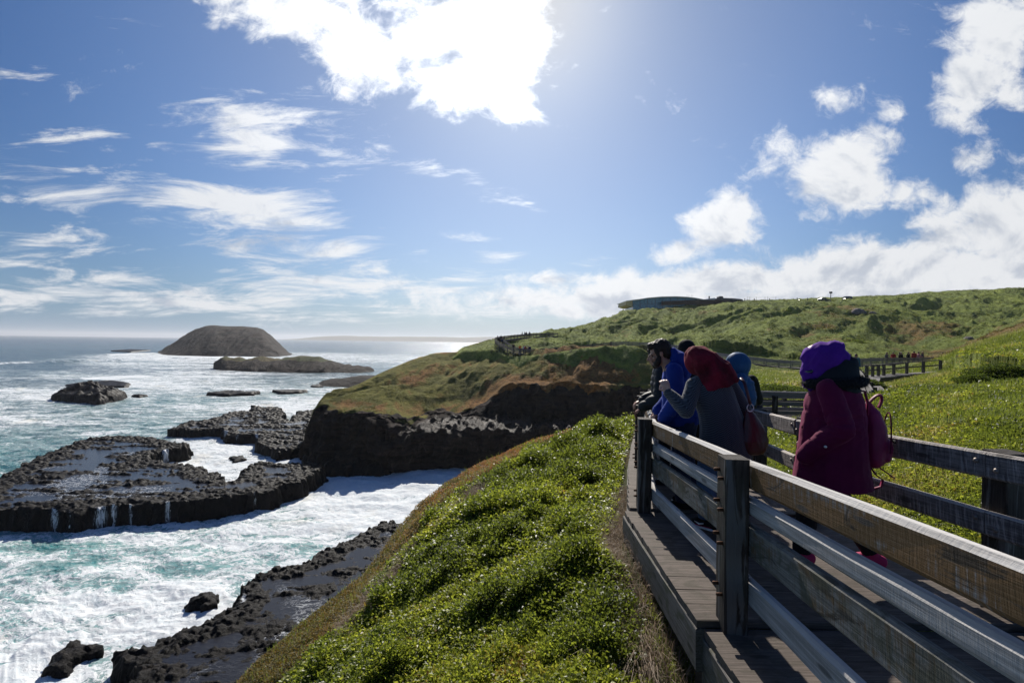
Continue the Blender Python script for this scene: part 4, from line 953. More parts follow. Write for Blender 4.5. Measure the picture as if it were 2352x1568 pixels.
def far_fence(label, pts, rails, step, w_post, h_post, below, post_mat, rail_mat, group=None, each_post=True, face=1):
    ps = resample(pts, step); root = tag(empty('wooden_fence', ps[len(ps)//2]), label, 'fence', group)
    B = Boards(); B.board((0, 0, -below), (0, 0, h_post), (0, 1, 0), w_post, w_post, 0.004); proto = B.build('post', post_mat); proto.parent = root
    for i, p in enumerate(ps):
        po = proto if i == 0 else proto.copy()
        if i: COL.objects.link(po); po.parent = root
        po.location = p-root.location
    for (h0, h1, th) in rails:
        B = Boards()
        for i, (a, b) in enumerate(zip(ps[:-1], ps[1:])):
            dr = b-a; n = Vector((dr.y, -dr.x, 0)).normalized()*face*(w_post/2+th/2+0.003)
            B.board(a+n+Vector((0, 0, h0)), b+n+Vector((0, 0, h0)), (0, 0, 1), th, h1-h0, 0.004, anchor=(0.5, 0.0))
        reparent(B.build('rail', rail_mat), root)
    return root
R2 = [(0.74,0.93,0.05),(0.42,0.58,0.05),(0.1,0.24,0.05)]
CF = PT([(1698,956,18),(1735,957,18),(1816,959,18),(1897,961,18),(1978,963,18),(2060,964,18)])
far_fence('grey three-rail fence crossing behind the visitors, nearer side of the boardwalk loop', CF, R2, 1.32, 0.15, 0.80, 0.35, W_POST, W_FAR, face=-1)
# ---- middle boardwalk rising to the right
simple_walk('boardwalk', 'short dark boardwalk half hidden by the grass bump on the right', WALK_MID, 1.7)
far_fence('dark open fence above the grass bump, with square posts and a flat top rail', [WALK_MID[0], WALK_MID[1], WALK_MID[2], WALK_MID[3]], [(0.86,0.93,0.16),(0.45,0.55,0.05)], 1.05, 0.16, 0.88, 0.5, W_FARD, W_FARD)
far_fence('pale two-rail fence running downhill behind the woman in the maroon coat', PT([(1966,871,34),(1985,905,21),(2012,975,13.0)]), [(0.66,0.93,0.05),(0.25,0.48,0.05)], 2.4, 0.12, 0.9, 0.3, W_POST, W_FAR)
# ---- long far boardwalk
simple_walk('boardwalk', 'long pale boardwalk curving across the foot of the green hill', WALK_FAR, 1.8, pitch=0.6)
R4 = [(0.78,0.96,0.05),(0.52,0.70,0.05),(0.28,0.45,0.05),(0.05,0.2,0.05)]
fr = offset_pts(WALK_FAR, 0.95); bk = offset_pts(WALK_FAR, -0.95)
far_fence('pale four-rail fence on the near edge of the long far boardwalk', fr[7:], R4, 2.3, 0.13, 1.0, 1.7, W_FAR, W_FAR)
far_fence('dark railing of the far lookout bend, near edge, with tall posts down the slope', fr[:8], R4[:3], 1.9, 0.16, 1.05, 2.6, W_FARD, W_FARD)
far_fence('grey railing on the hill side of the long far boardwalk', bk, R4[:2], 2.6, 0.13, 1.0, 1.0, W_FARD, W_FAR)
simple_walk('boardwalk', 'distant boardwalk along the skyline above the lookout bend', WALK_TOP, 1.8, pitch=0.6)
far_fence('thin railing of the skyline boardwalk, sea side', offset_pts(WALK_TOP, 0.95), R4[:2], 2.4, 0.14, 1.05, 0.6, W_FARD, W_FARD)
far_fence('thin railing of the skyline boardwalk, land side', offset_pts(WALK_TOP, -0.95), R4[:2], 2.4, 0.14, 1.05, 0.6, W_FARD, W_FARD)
# ------------------------------------------------------------------ plants
def mat_leaf(name, stops, rough=0.42, trans=0.5, tcol=(0.34, 0.36, 0.04), spec=0.35):
    m = NT(name); hue = m.attr('hue'); c = m.ramp(hue, stops)
    a = m.princ(c, rough, spec)
    tl = m.n('BsdfTranslucent', {'Color': m.mix(0.35, m.mix(1.0, c, (2.8, 2.8, 2.8), 'MULTIPLY'), tcol)}).outputs[0]
    mx = m.n('MixShader', {0: trans}); m.link(a, mx.inputs[1]); m.link(tl, mx.inputs[2])
    return m.done(mx.outputs[0])
M_LEAF = mat_leaf('succulent leaves', [(0.0, (0.022,0.036,0.007)), (0.3, (0.062,0.090,0.012)), (0.55, (0.165,0.195,0.017)), (0.70, (0.26,0.265,0.034)), (0.82, (0.16,0.085,0.022)), (1.0, (0.15,0.05,0.022))])
M_REDLF = mat_leaf('rusty pigface leaves', [(0.0, (0.05,0.06,0.012)), (0.5, (0.09,0.085,0.016)), (0.75, (0.18,0.09,0.022)), (0.9, (0.24,0.085,0.025)), (1.0, (0.16,0.045,0.02))], 0.55, 0.4, (0.55, 0.24, 0.05), 0.3)
M_GRASS = mat_leaf('grass blades', [(0.0, (0.018,0.03,0.006)), (0.4, (0.05,0.075,0.010)), (0.7, (0.10,0.125,0.018)), (0.9, (0.18,0.165,0.05)), (1.0, (0.34,0.28,0.15))], 0.45, 0.42, (0.34, 0.38, 0.05))
M_STRAW = mat_leaf('dry stems', [(0.0, (0.12,0.085,0.06)), (0.5, (0.26,0.19,0.13)), (1.0, (0.42,0.34,0.25))], 0.6, 0.15, (0.5, 0.4, 0.3), 0.3)
def bil(A, i, j):
    i0 = i.astype(int); j0 = j.astype(int); fi = i-i0; fj = j-j0
    return A[i0, j0]*(1-fi)*(1-fj)+A[i0+1, j0]*fi*(1-fj)+A[i0, j0+1]*(1-fi)*fj+A[i0+1, j0+1]*fi*fj
def leaves(name, base, scale, nleaf, length, width, hue, mat, kind='stuff', spread=1.0, height=1.0, seed=0, up=(0.1, 1.2), extra=None, parent=None, hjit=0.22):
    """every base point grows nleaf pointed leaves in a loose rosette"""
    r = np.random.default_rng(seed); n = len(base)*nleaf
    B = np.repeat(base, nleaf, 0); s = np.repeat(scale, nleaf); h = np.repeat(hue, nleaf)
    az = r.uniform(0, 2*np.pi, n); el = r.uniform(up[0], up[1], n); rr = r.uniform(0, 1, n)**0.6
    hdir = np.stack([np.cos(az), np.sin(az), np.zeros(n)], 1)
    dirv = hdir*np.cos(el)[:, None]; dirv[:, 2] = np.sin(el)
    az2 = az+r.normal(0, 0.8, n)
    off = np.stack([np.cos(az2)*rr*spread, np.sin(az2)*rr*spread, (1-rr*0.8)*r.uniform(0.2, 1.0, n)*height], 1)*s[:, None]
    p0 = B+off; L = (length*r.uniform(0.65, 1.25, n)*s)[:, None]; W = (width*r.uniform(0.7, 1.2, n)*s)[:, None]
    side = np.cross(dirv, np.array([0, 0, 1.0])+r.normal(0, 0.35, (n, 3))); side /= np.linalg.norm(side, axis=1)[:, None]+1e-9
    nrm = np.cross(side, dirv); fold = r.uniform(0.05, 0.35, n)[:, None]
    mid = p0+dirv*L*0.5
    tip = p0+dirv*L-np.array([0, 0, 1.0])*L*r.uniform(0, 0.3, n)[:, None]
    v = np.stack([p0, mid+side*W*.5+nrm*W*fold, tip, mid-side*W*.5+nrm*W*fold], 1).reshape(-1, 3)
    f = np.arange(n*4).reshape(-1, 4)
    at = {'hue': np.repeat(np.clip(h+r.normal(0, hjit, n)*0.5, 0.0, 1.0), 4)}
    for k, a in (extra or {}).items(): at[k] = np.repeat(np.repeat(a, nleaf), 4)
    o = np_mesh(name, v, f, mat, parent, smooth=False, attrs=at)
    if kind: tag(o, kind=kind)
    return o
def blades(name, base, scale, nb, length, width, hue, mat, kind='stuff', spread=0.3, lean=0.5, seed=0, parent=None, wind=(0.15, -0.1), hjit=0.25):
    r = np.random.default_rng(seed); n = len(base)*nb
    B = np.repeat(base, nb, 0); s = np.repeat(scale, nb)[:, None]; h = np.repeat(hue, nb)
    az = r.uniform(0, 2*np.pi, n); off = np.stack([np.cos(az), np.sin(az), 0*az], 1)*(r.uniform(0, 1, n)[:, None]**.7)*spread*s
    ln = np.stack([np.cos(az)+wind[0]*3, np.sin(az)+wind[1]*3, 0*az], 1)*(r.uniform(0.1, 1, n)[:, None]*lean)
    L = length*r.uniform(0.5, 1.3, n)[:, None]*s; W = width*r.uniform(0.6, 1.2, n)[:, None]*s
    a2 = r.uniform(0, 2*np.pi, n); sd_ = np.stack([np.cos(a2), np.sin(a2), 0*a2], 1)
    upv = np.array([0, 0, 1.0]); p0 = B+off
    p1 = p0+(upv*0.6+ln*0.35)*L; p2 = p0+(upv*(0.95-0.35*np.linalg.norm(ln, axis=1)[:, None])+ln*1.0)*L
    v = np.stack([p0-sd_*W*.5, p0+sd_*W*.5, p1+sd_*W*.42, p1-sd_*W*.42, p2+sd_*W*.06, p2-sd_*W*.06], 1).reshape(-1, 3)
    i = np.arange(n)[:, None]*6; f = np.concatenate([i+np.array([[0, 1, 2, 3]]), i+np.array([[3, 2, 4, 5]])], 0)
    o = np_mesh(name, v, f, mat, parent, smooth=False, attrs={'hue': np.repeat(np.clip(h+r.normal(0, hjit, n)*.5, 0, 1), 6)})
    if kind: tag(o, kind=kind)
    return o
DKX = lambda Y: np.interp(Y, [0.55,2.7,4.8,6.9,9.05,11.2,13.4,15.8], [0.96,0.96,1.12,1.6,2.17,2.8,3.6,4.7])
def veg_slope():
    X, Y, Z, px, d = GRID['slope']; r = np.random.default_rng(21)
    def pick(n, ilo=0.35, crest=0.0):
        i = r.uniform(0, 309, n); j = r.uniform(22, X.shape[1]-2, n)
        return i, j
    # screen-even sampling from the resampled grid (rows are even in log distance up to the crest)
    i = r.uniform(40, 325, 95000); j = r.uniform(24, X.shape[1]-2, 95000)
    x, y, z, p_, dd = [bil(A, i, j) for A in (X, Y, Z, px, d)]
    dc = np.interp(p_, CR_X, CR_D); edge = np.log(dc/dd)
    ok = (dd > 1.7) & (x < DKX(y)-0.10) & ((x > 0.2) | (dd > 2.0)) & (p_ > 380)
    strawy = fbm(x*1.1, y*0.8, 31.0, 4)
    st1 = np.exp(-((p_-1440)/55)**2-((np.log(dd)-math.log(4.75))/0.16)**2)+np.exp(-((p_-1540)/70)**2-((np.log(dd)-math.log(3.15))/0.12)**2)
    strip = np.exp(-((edge-0.30-0.1*fbm(x*.5, y*.5, 2.0, 2))/0.07)**2)*(p_ < 1150)
    dry = (st1 > 0.45) | (strawy+0.35*strip > 0.42)
    red = np.clip(1.5-edge/0.20+0.9*fbm(x*0.9, y*0.9, 51.0, 4), 0, 1)*sstep(1400, 1250, p_)
    red = np.maximum(red, 0.9*sstep(0.02, 0.3, fbm(x*0.6, y*0.5, 44.0, 4)-0.6*(edge-0.3))*(edge < 0.6)*(p_ < 1300))
    can = canopy(x, y, p_, dd)
    shr = np.exp(-((p_-1330)/150)**2-((np.log(dd)-math.log(11.5))/0.42)**2)
    g = ok & ~dry
    tone = 0.46+0.62*fbm(x*0.8, y*0.8, 3.0, 4)-0.08*shr
    hue = np.clip(tone, 0.08, 0.72)*(1-red)+red*(0.42+0.75*fbm(x*1.1, y*1.1, 61.0, 4)+0.26*sstep(950, 1150, p_))
    base = np.stack([x, y, z+0.0*can], 1)
    sc = 0.66*(dd/3.2)**0.62
    small = g & (red > 0.35)
    a = g & ~small
    k = np.nonzero(a)[0]
    leaves('ground_cover', base[k], sc[k]*(0.9+0.5*r.random(len(k))), 11, 0.040, 0.022, hue[k], M_LEAF, spread=0.055, height=0.07, seed=1)
    k = np.nonzero(small)[0]
    leaves('ground_cover', base[k], sc[k]*0.85, 12, 0.026, 0.013, hue[k], M_REDLF, spread=0.055, height=0.04, seed=2)
    # the taller glossy bushes by the boardwalk and on the crest
    k = np.nonzero(a & ((can > 0.22) | (fbm(x*0.8, y*0.8, 71.0, 3) > 0.25)))[0]
    leaves('ground_cover', base[k]+np.array([0, 0, .02]), sc[k]*1.1, 9, 0.036, 0.022, np.clip(hue[k]-0.12, 0, 1), M_LEAF, spread=0.07, height=0.17, seed=3, up=(0.3, 1.4))
    k = np.nonzero(ok & (strawy+0.35*strip > 0.36) | (ok & (st1 > 0.3)))[0]
    blades('dry_grass', base[k], sc[k]*1.0, 7, 0.10, 0.0035, np.full(len(k), 0.55), M_STRAW, spread=0.08, lean=1.3, seed=4, wind=(0, 0))
    k = np.nonzero(ok & ~dry & (r.random(len(x)) < 0.10))[0]
    blades('grass', base[k], sc[k], 4, 0.09, 0.004, np.full(len(k), 0.6), M_GRASS, spread=0.05, lean=0.6, seed=5)
    # pale tussock at the foot of the boardwalk
    n = 110; b = np.stack([r.uniform(0.62, 0.92, n), r.uniform(3.0, 3.35, n), np.zeros(n)], 1)
    b[:, 2] = [float(near_z(np.array([px_of(q[0], q[1])]), np.array([q[1]]))[0])+0.02 for q in b]
    blades('dry_grass', b, np.ones(n), 7, 0.15, 0.003, np.full(n, 0.6), M_STRAW, spread=0.09, lean=1.2, seed=6, wind=(-0.2, -0.3))
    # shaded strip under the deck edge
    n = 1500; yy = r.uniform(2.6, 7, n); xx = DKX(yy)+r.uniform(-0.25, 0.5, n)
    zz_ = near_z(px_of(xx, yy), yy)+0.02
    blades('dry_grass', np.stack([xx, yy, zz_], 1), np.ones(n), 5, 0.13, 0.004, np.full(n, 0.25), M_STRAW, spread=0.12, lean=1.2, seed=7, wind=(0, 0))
veg_slope()
def on_deck(x, y):
    L = np.array([(p[0], p[1]) for p in LPOST]); Rr = np.array([right_at(i) for i in range(len(LPOST))])
    poly = [tuple(q) for q in L]+[tuple(q) for q in Rr[::-1]]
    return poly_dist(x, y, poly) > -0.14
def veg_right():
    X, Y, Z, px, d, red, fresh, kf = GRID['hill']; r = np.random.default_rng(33)
    n = 60000
    ip = np.searchsorted(Y[:, 0], 50.0)
    i = r.uniform(np.searchsorted(Y[:, 0], 2.2), ip, n); j = r.uniform(np.searchsorted(px[0], 1480), np.searchsorted(px[0], 2600), n)
    x, y, z, p_, dd, rd = [bil(A, i, j) for A in (X, Y, Z, px, d, red)]
    ok = ~on_deck(x, y) & (kf[i.astype(int), j.astype(int)] > 0)
    ok &= ~((x < 13.6) & (y > 15.5) & (y < 21.0) & (x > 6.0) & on_deck(x, y))
    sc = (dd/4)**0.66; base = np.stack([x, y, z], 1)
    tone = 0.55+0.8*fbm(x*0.45, y*0.45, 3.0, 5)
    br = sstep(0.1, 0.5, rd)
    hue = np.clip(tone+0.25*br, 0.1, 0.92)
    k = np.nonzero(ok & (r.random(n) < 0.75))[0]
    blades('grass', base[k], sc[k], 6, 0.078, 0.0055, hue[k], M_GRASS, spread=0.07, lean=0.7, seed=8)
    clo = fbm(x*0.7, y*0.6, 15.0, 3)
    k = np.nonzero(ok & (clo > -0.22) & (dd < 30))[0]
    leaves('ground_cover', base[k], sc[k], 9, 0.034, 0.026, np.clip(hue[k]*0.85, 0, .72), M_LEAF, spread=0.075, height=0.05, seed=9, up=(-0.1, 0.9))
veg_right()
def veg_hill():
    X, Y, Z, px, d, red, fresh, kf = GRID['hill']; r = np.random.default_rng(37)
    i0 = np.searchsorted(Y[:, 0], 42.0); i1 = np.searchsorted(Y[:, 0], 222.0); n = 42000
    i = r.uniform(i0, i1, n); j = r.uniform(0, np.searchsorted(px[0], 2390), n)
    x, y, z, p_, dd, rd = [bil(A, i, j) for A in (X, Y, Z, px, d, red)]
    lump = fbm(x*0.16, y*0.10, 7.0, 4)
    ok = (kf[i.astype(int), j.astype(int)] > 0) & (lump > -0.35)
    for pts, hw in ((WALK_FAR, 1.15), (WALK_TOP, 1.15), (WALK_MID, 1.0)):
        for a, b in zip(pts[:-1], pts[1:]):
            dx, dy = b[0]-a[0], b[1]-a[1]; t = np.clip(((x-a[0])*dx+(y-a[1])*dy)/(dx*dx+dy*dy), 0, 1)
            ok &= np.hypot(x-a[0]-t*dx, y-a[1]-t*dy) > hw
    k = np.nonzero(ok)[0]; sc = (dd[k]/120)**0.8*(0.30+0.6*np.clip(lump[k]+0.2, 0, 1))
    leaves('scrub', np.stack([x, y, z-0.05], 1)[k], sc, 7, 0.55, 0.30, np.full(len(k), 0.5), M_SCRUB, spread=0.55, height=0.42, seed=11, extra={'red': rd[k], 'fresh': np.zeros(len(k))})
veg_hill()
def veg_head():
    X, Y, Z, px, kk, red, veg = GRID['head']; r = np.random.default_rng(39); n = 26000
    i0 = np.searchsorted(kk[:, 0], 3.9); i1 = np.searchsorted(kk[:, 0], 8.0)
    i = r.uniform(i0, i1, n); j = r.uniform(2, X.shape[1]-2, n)
    x, y, z, rd, vg = [bil(A, i, j) for A in (X, Y, Z, red, veg)]
    lump = fbm(x*0.2, y*0.12, 17.0, 4); k = np.nonzero((vg > 0.6) & (lump > -0.1))[0]
    leaves('scrub', np.stack([x, y, z-0.05], 1)[k], 0.22+0.4*np.clip(lump[k], 0, 1), 6, 0.42, 0.22, np.full(len(k), 0.5), M_HSCRUB, spread=0.4, height=0.25, seed=12, extra={'red': rd[k]*1.0, 'veg': np.ones(len(k)), 'wet': np.zeros(len(k))})
def mat_hscrub():
    m = NT('headland scrub leaves'); p = m.pos(); red = m.attr('red')
    st = m.mapping(p, (1.0, 0.5, 1.3), (0, 0, 0.5)); n0 = m.noise(p, 0.06, 5, 0.6, 0.6); n1 = m.noise(st, 0.3, 7, 0.62, 0.6)
    fr = m.math('ADD', m.math('MULTIPLY', m.math('SUBTRACT', n1, 0.5), 2.0), m.math('ADD', red, m.math('MULTIPLY', m.math('SUBTRACT', n0, 0.5), 2.4)))
    c = m.mix(m.sm(fr, 0.25, 0.75), (0.11, 0.12, 0.026), (0.20, 0.10, 0.04))
    a = m.princ(c, 0.6, 0.3); tl = m.n('BsdfTranslucent', {'Color': m.mix(0.4, c, (0.35, 0.30, 0.08))}).outputs[0]
    mx = m.n('MixShader', {0: 0.3}); m.link(a, mx.inputs[1]); m.link(tl, mx.inputs[2]); return m.done(mx.outputs[0])
M_HSCRUB = mat_hscrub()
veg_head()
# individual bushes
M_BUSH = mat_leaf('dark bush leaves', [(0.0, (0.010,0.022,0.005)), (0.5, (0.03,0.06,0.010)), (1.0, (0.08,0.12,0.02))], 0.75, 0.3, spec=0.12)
M_TWIG = mat_plain('bush stems', (0.06, 0.045, 0.03), 0.9)
M_BUSH.node_tree.nodes
def bush(c, rx, ry, rz, label, seed, lsize=0.07, n=2600, group=None, hue=0.45):
    root = tag(empty('bush', c), label, 'bush', group); r = np.random.default_rng(seed)
    u = r.normal(size=(n, 3)); u /= np.linalg.norm(u, axis=1)[:, None]; u[:, 2] = np.abs(u[:, 2])
    rad = r.uniform(0.35, 1.0, n)**0.5
    lob = 1+0.35*fbm(u[:, 0]*2+seed, u[:, 1]*2, u[:, 2]*2, 3)
    b = u*np.array([rx, ry, rz])*(rad*lob)[:, None]
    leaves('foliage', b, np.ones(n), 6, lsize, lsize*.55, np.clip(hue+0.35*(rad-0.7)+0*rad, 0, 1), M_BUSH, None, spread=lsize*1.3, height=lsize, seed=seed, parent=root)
    v = []; f = []
    for q in range(9):
        a = r.uniform(0, 6.28); t = Vector((math.cos(a)*rx*.6, math.sin(a)*ry*.6, rz*.7))
        vv, ff = cyl_verts((0, 0, -0.1), t, 0.02*max(1, rx), 6); o = len(v); v += [tuple(x) for x in vv]; f += [tuple(i+o for i in g) for g in ff]
    me = bpy.data.meshes.new('stem'); me.from_pydata(v, [], f); link_mesh('stem', me, M_TWIG, root)
bush(P(2300,872,16)+Vector((0,0,-.15)), 1.0, 1.0, 0.62, 'dark leafy bush on the grass slope at the far right', 1, 0.07, 3200)
bush(P(2245,880,15)+Vector((0,0,-.1)), 0.55, 0.5, 0.35, 'small dark bush just left of the larger one on the grass slope', 2, 0.06, 1200)
bush(P(1800,902,24)+Vector((0,0,-.3)), 1.9, 1.6, 0.62, 'wide dark low bush behind the fence of the boardwalk loop', 3, 0.09, 4200)
bush(P(1995,882,26)+Vector((0,0,-.3)), 0.7, 0.7, 0.55, 'dark bush at the left foot of the grass bump, by the downhill fence', 4, 0.08, 1500)
bush(P(1950,795,88), 3.0, 2.5, 1.3, 'pale grey-green cushion bush on the brown knoll', 5, 0.22, 900, hue=1.0)
# ------------------------------------------------------------------ people
V3 = Vector
def _frame(t, sx):
    t = t.normalized(); s = (sx-t*sx.dot(t))
    if s.length < 1e-4: s = t.orthogonal()
    s.normalize(); return s, t.cross(s).normalized()
class Blob:
    """closed tubes and balls, fused afterwards into one continuous skin"""
    def __init__(self): self.v = []; self.f = []
    def tube(self, rings, sx=(1, 0, 0), n=18, dome=True):
        sx = V3(sx); rg = [(V3(c), rx, ry) for c, rx, ry in rings]
        if dome:
            t0 = (rg[0][0]-rg[1][0]).normalized(); t1 = (rg[-1][0]-rg[-2][0]).normalized()
            r0 = min(rg[0][1:]); r1 = min(rg[-1][1:])
            pre = [(rg[0][0]+t0*r0*math.sin(a), rg[0][1]*math.cos(a), rg[0][2]*math.cos(a)) for a in (1.35, 0.95, 0.5)]
            post = [(rg[-1][0]+t1*r1*math.sin(a), rg[-1][1]*math.cos(a), rg[-1][2]*math.cos(a)) for a in (0.5, 0.95, 1.35)]
            rg = pre+rg+post
        o = len(self.v); m = len(rg)
        for k, (c, rx, ry) in enumerate(rg):
            t = rg[min(k+1, m-1)][0]-rg[max(k-1, 0)][0]; s, u = _frame(t, sx)
            for i in range(n):
                a = 2*math.pi*i/n; self.v.append(c+s*(rx*math.cos(a))+u*(ry*math.sin(a)))
        for k in range(m-1):
            for i in range(n):
                self.f.append((o+k*n+i, o+k*n+(i+1) % n, o+(k+1)*n+(i+1) % n, o+(k+1)*n+i))
        self.f.append(tuple(o+i for i in range(n))[::-1]); self.f.append(tuple(o+(m-1)*n+i for i in range(n)))
        return self
    def cap(self, a, b, ra, rb): return self.tube([(a, ra, ra), (V3(a).lerp(V3(b), .5), (ra+rb)/2, (ra+rb)/2), (b, rb, rb)])
    def ball(self, c, rx, ry, rz, rot=None, n=16):
        c = V3(c); o = len(self.v); R = rot or Matrix.Identity(3)
        for k in range(1, n):
            ph = math.pi*k/n
            for i in range(n):
                a = 2*math.pi*i/n
                self.v.append(c+R @ V3((rx*math.sin(ph)*math.cos(a), ry*math.sin(ph)*math.sin(a), rz*math.cos(ph))))
        for k in range(n-2):
            for i in range(n): self.f.append((o+k*n+i, o+(k+1)*n+i, o+(k+1)*n+(i+1) % n, o+k*n+(i+1) % n))
        self.f.append(tuple(o+i for i in range(n))); self.f.append(tuple(o+(n-2)*n+i for i in range(n))[::-1])
        return self
    def bake(self, name, mat, parent, vox=0.012, smooth=6, disp=None, factor=0.5, keep=None):
        me = bpy.data.meshes.new('tmp'); me.from_pydata([tuple(x) for x in self.v], [], self.f); me.update()
        ob = bpy.data.objects.new('tmp', me); COL.objects.link(ob)
        r = ob.modifiers.new('r', 'REMESH'); r.mode = 'VOXEL'; r.voxel_size = vox; r.use_smooth_shade = True
        if smooth: s = ob.modifiers.new('s', 'SMOOTH'); s.iterations = smooth; s.factor = factor
        dg = bpy.context.evaluated_depsgraph_get(); dg.update()
        m2 = bpy.data.meshes.new_from_object(ob.evaluated_get(dg)); bpy.data.objects.remove(ob); bpy.data.meshes.remove(me)
        m2.name = name
        n = len(m2.vertices); co = np.zeros(n*3, np.float32); m2.vertices.foreach_get('co', co); co = co.reshape(-1, 3)
        if disp is not None:
            no = np.zeros(n*3, np.float32); m2.vertices.foreach_get('normal', no); no = no.reshape(-1, 3)
            co = co+no*np.asarray(disp(co[:, 0].astype(float), co[:, 1].astype(float), co[:, 2].astype(float)))[:, None].astype(np.float32)
            m2.vertices.foreach_set('co', co.ravel()); m2.update()
        for p in m2.polygons: p.use_smooth = True
        return link_mesh(name, m2, mat, parent)
def folds(amp, sx=6, sy=6, sz=2.5, seed=0.0, ridged=False):
    return lambda x, y, z: amp*(fbm(x*sx+2*gnoise(x*3, y*3, z*3+seed), y*sy, z*sz+seed, 3, ridged=ridged)-(0.3 if ridged else 0))
def mat_cloth(name, col, var=0.12, rough=0.85, sheen=0.4, weave=900, spec=0.2, bump=0.25):
    m = NT(name); o = m.obj(); n = m.noise(o, 6, 4, 0.6); wv = m.noise(o, weave, 2, 0.5)
    c = m.mix(m.sm(n, 0.3, 0.7), tuple(x*(1-var) for x in col), tuple(min(1, x*(1+var)) for x in col))
    return m.done(m.princ(c, rough, spec, m.bump(m.math('ADD', wv, m.math('MULTIPLY', m.noise(o, 60, 4), .6)), bump, 0.0015), **{'Sheen Weight': sheen, 'Sheen Roughness': 0.4, 'Sheen Tint': (*[min(1, x*2.5+0.1) for x in col], 1)}))
def mat_skin(name, col):
    m = NT(name); o = m.obj(); n = m.noise(o, 25, 4, 0.6)
    c = m.mix(m.sm(n, 0.35, 0.65), col, (col[0]*.85, col[1]*.72, col[2]*.68))
    return m.done(m.princ(c, 0.5, 0.35, m.bump(m.noise(o, 300, 3), 0.15, 0.001), **{'Subsurface Weight': 0.12, 'Subsurface Scale': 0.01, 'Subsurface Radius': (1.0, 0.35, 0.2)}))
def mat_herring():
    m = NT('herringbone wool'); o = m.obj(); s = m.n('SeparateXYZ', {0: o})
    x = m.math('ADD', s.outputs[0], m.math('MULTIPLY', s.outputs[1], 0.6))
    tri = m.math('PINGPONG', x, 0.022)
    k = m.math('ADD', m.math('MULTIPLY', s.outputs[2], 1.0), m.math('MULTIPLY', tri, 0.85))
    st = m.math('SINE', m.math('MULTIPLY', k, 2*math.pi/0.0155))
    n = m.noise(o, 9, 4)
    c = m.mix(m.sm(st, -0.5, 0.7), (0.020, 0.021, 0.027), (0.092, 0.096, 0.112)); c = m.mix(m.math('MULTIPLY', n, 0.35), c, (0.03, 0.03, 0.04))
    return m.done(m.princ(c, 0.9, 0.15, m.bump(st, 0.3, 0.001), **{'Sheen Weight': 0.3}))
def mat_hair(name, col):
    m = NT(name); o = m.obj(); n = m.noise(m.mapping(o, (180, 60, 60)), 1.0, 4, 0.6)
    c = m.mix(n, tuple(x*0.5 for x in col), tuple(x*1.6 for x in col))
    return m.done(m.princ(c, 0.55, 0.25, m.bump(n, 0.8, 0.004)))
SK = mat_skin('skin', (0.36, 0.20, 0.14)); SKP = mat_skin('fair skin', (0.55, 0.36, 0.28))
C_PURPLE = mat_cloth('purple knit scarf', (0.085, 0.012, 0.22), sheen=0.5); C_MAROON = mat_cloth('maroon wool coat', (0.11, 0.004, 0.036), sheen=0.6)
C_BLACK = mat_cloth('black cloth', (0.010, 0.010, 0.012), sheen=0.15); C_FUR = mat_cloth('black fur trim', (0.006, 0.006, 0.007), sheen=0.5, weave=200, bump=0.9)
C_CHAR = mat_cloth('charcoal hood fabric', (0.016, 0.018, 0.021), sheen=0.3)
C_PINK = mat_cloth('magenta bag cloth', (0.22, 0.005, 0.060), rough=0.55, spec=0.4, sheen=0.1); C_PINKD = mat_cloth('dark magenta zip cloth', (0.10, 0.004, 0.03))
C_SHOEP = mat_cloth('pink shoe fabric', (0.42, 0.025, 0.10), rough=0.7); C_WHITE = mat_plain('white rubber sole', (0.75, 0.75, 0.76), 0.6, nscale=60, var=0.08)
C_RED = mat_cloth('red headscarf cloth', (0.125, 0.006, 0.016), sheen=0.4, var=0.6); C_HER = mat_herring(); C_WINE = mat_plain('wine leather bag', (0.055, 0.006, 0.010), 0.42, spec=0.5, nscale=90, var=0.2, bump=0.5)
C_METAL = mat_plain('silver ring metal', (0.6, 0.6, 0.62), 0.3, 0.9, nscale=30, var=0.05)
C_BLUE = mat_cloth('royal blue fleece', (0.008, 0.028, 0.19), sheen=0.5); C_NAVY = mat_cloth('navy denim', (0.016, 0.026, 0.06)); C_DENIM = mat_cloth('blue denim', (0.06, 0.11, 0.20))
C_PUFF = mat_cloth('black puffer nylon', (0.006, 0.008, 0.011), rough=0.6, spec=0.3, sheen=0.1); C_OLIVE = mat_cloth('dark olive jacket cloth', (0.020, 0.019, 0.013))
C_SKYB = mat_cloth('child blue padded cloth', (0.025, 0.085, 0.19), rough=0.6, sheen=0.3); C_LINE = mat_cloth('pink hood lining', (0.50, 0.22, 0.38)); C_ORNG = mat_cloth('orange jacket', (0.75, 0.16, 0.04)); C_LBL = mat_cloth('pale blue jacket', (0.30, 0.42, 0.58)); C_TEAL = mat_cloth('teal jumper', (0.05, 0.14, 0.20)); C_ROSE = mat_cloth('rose jacket', (0.45, 0.20, 0.22)); C_REDJ = mat_cloth('red jacket', (0.28, 0.02, 0.02)); C_GREY = mat_cloth('grey coat', (0.10, 0.10, 0.11)); C_CREAM = mat_cloth('cream jacket', (0.55, 0.53, 0.5))
H_BROWN = mat_hair('dark brown hair', (0.020, 0.012, 0.008)); H_BLACK = mat_hair('black hair', (0.008, 0.007, 0.006)); H_BLOND = mat_hair('fair hair', (0.30, 0.20, 0.10)); H_GREY = mat_hair('grey hair', (0.35, 0.33, 0.30))
M_EYE = mat_plain('dark eye', (0.02, 0.015, 0.01), 0.1, spec=0.8); M_GLASS = mat_plain('dark sunglass lens', (0.004, 0.004, 0.005), 0.08, spec=0.8)
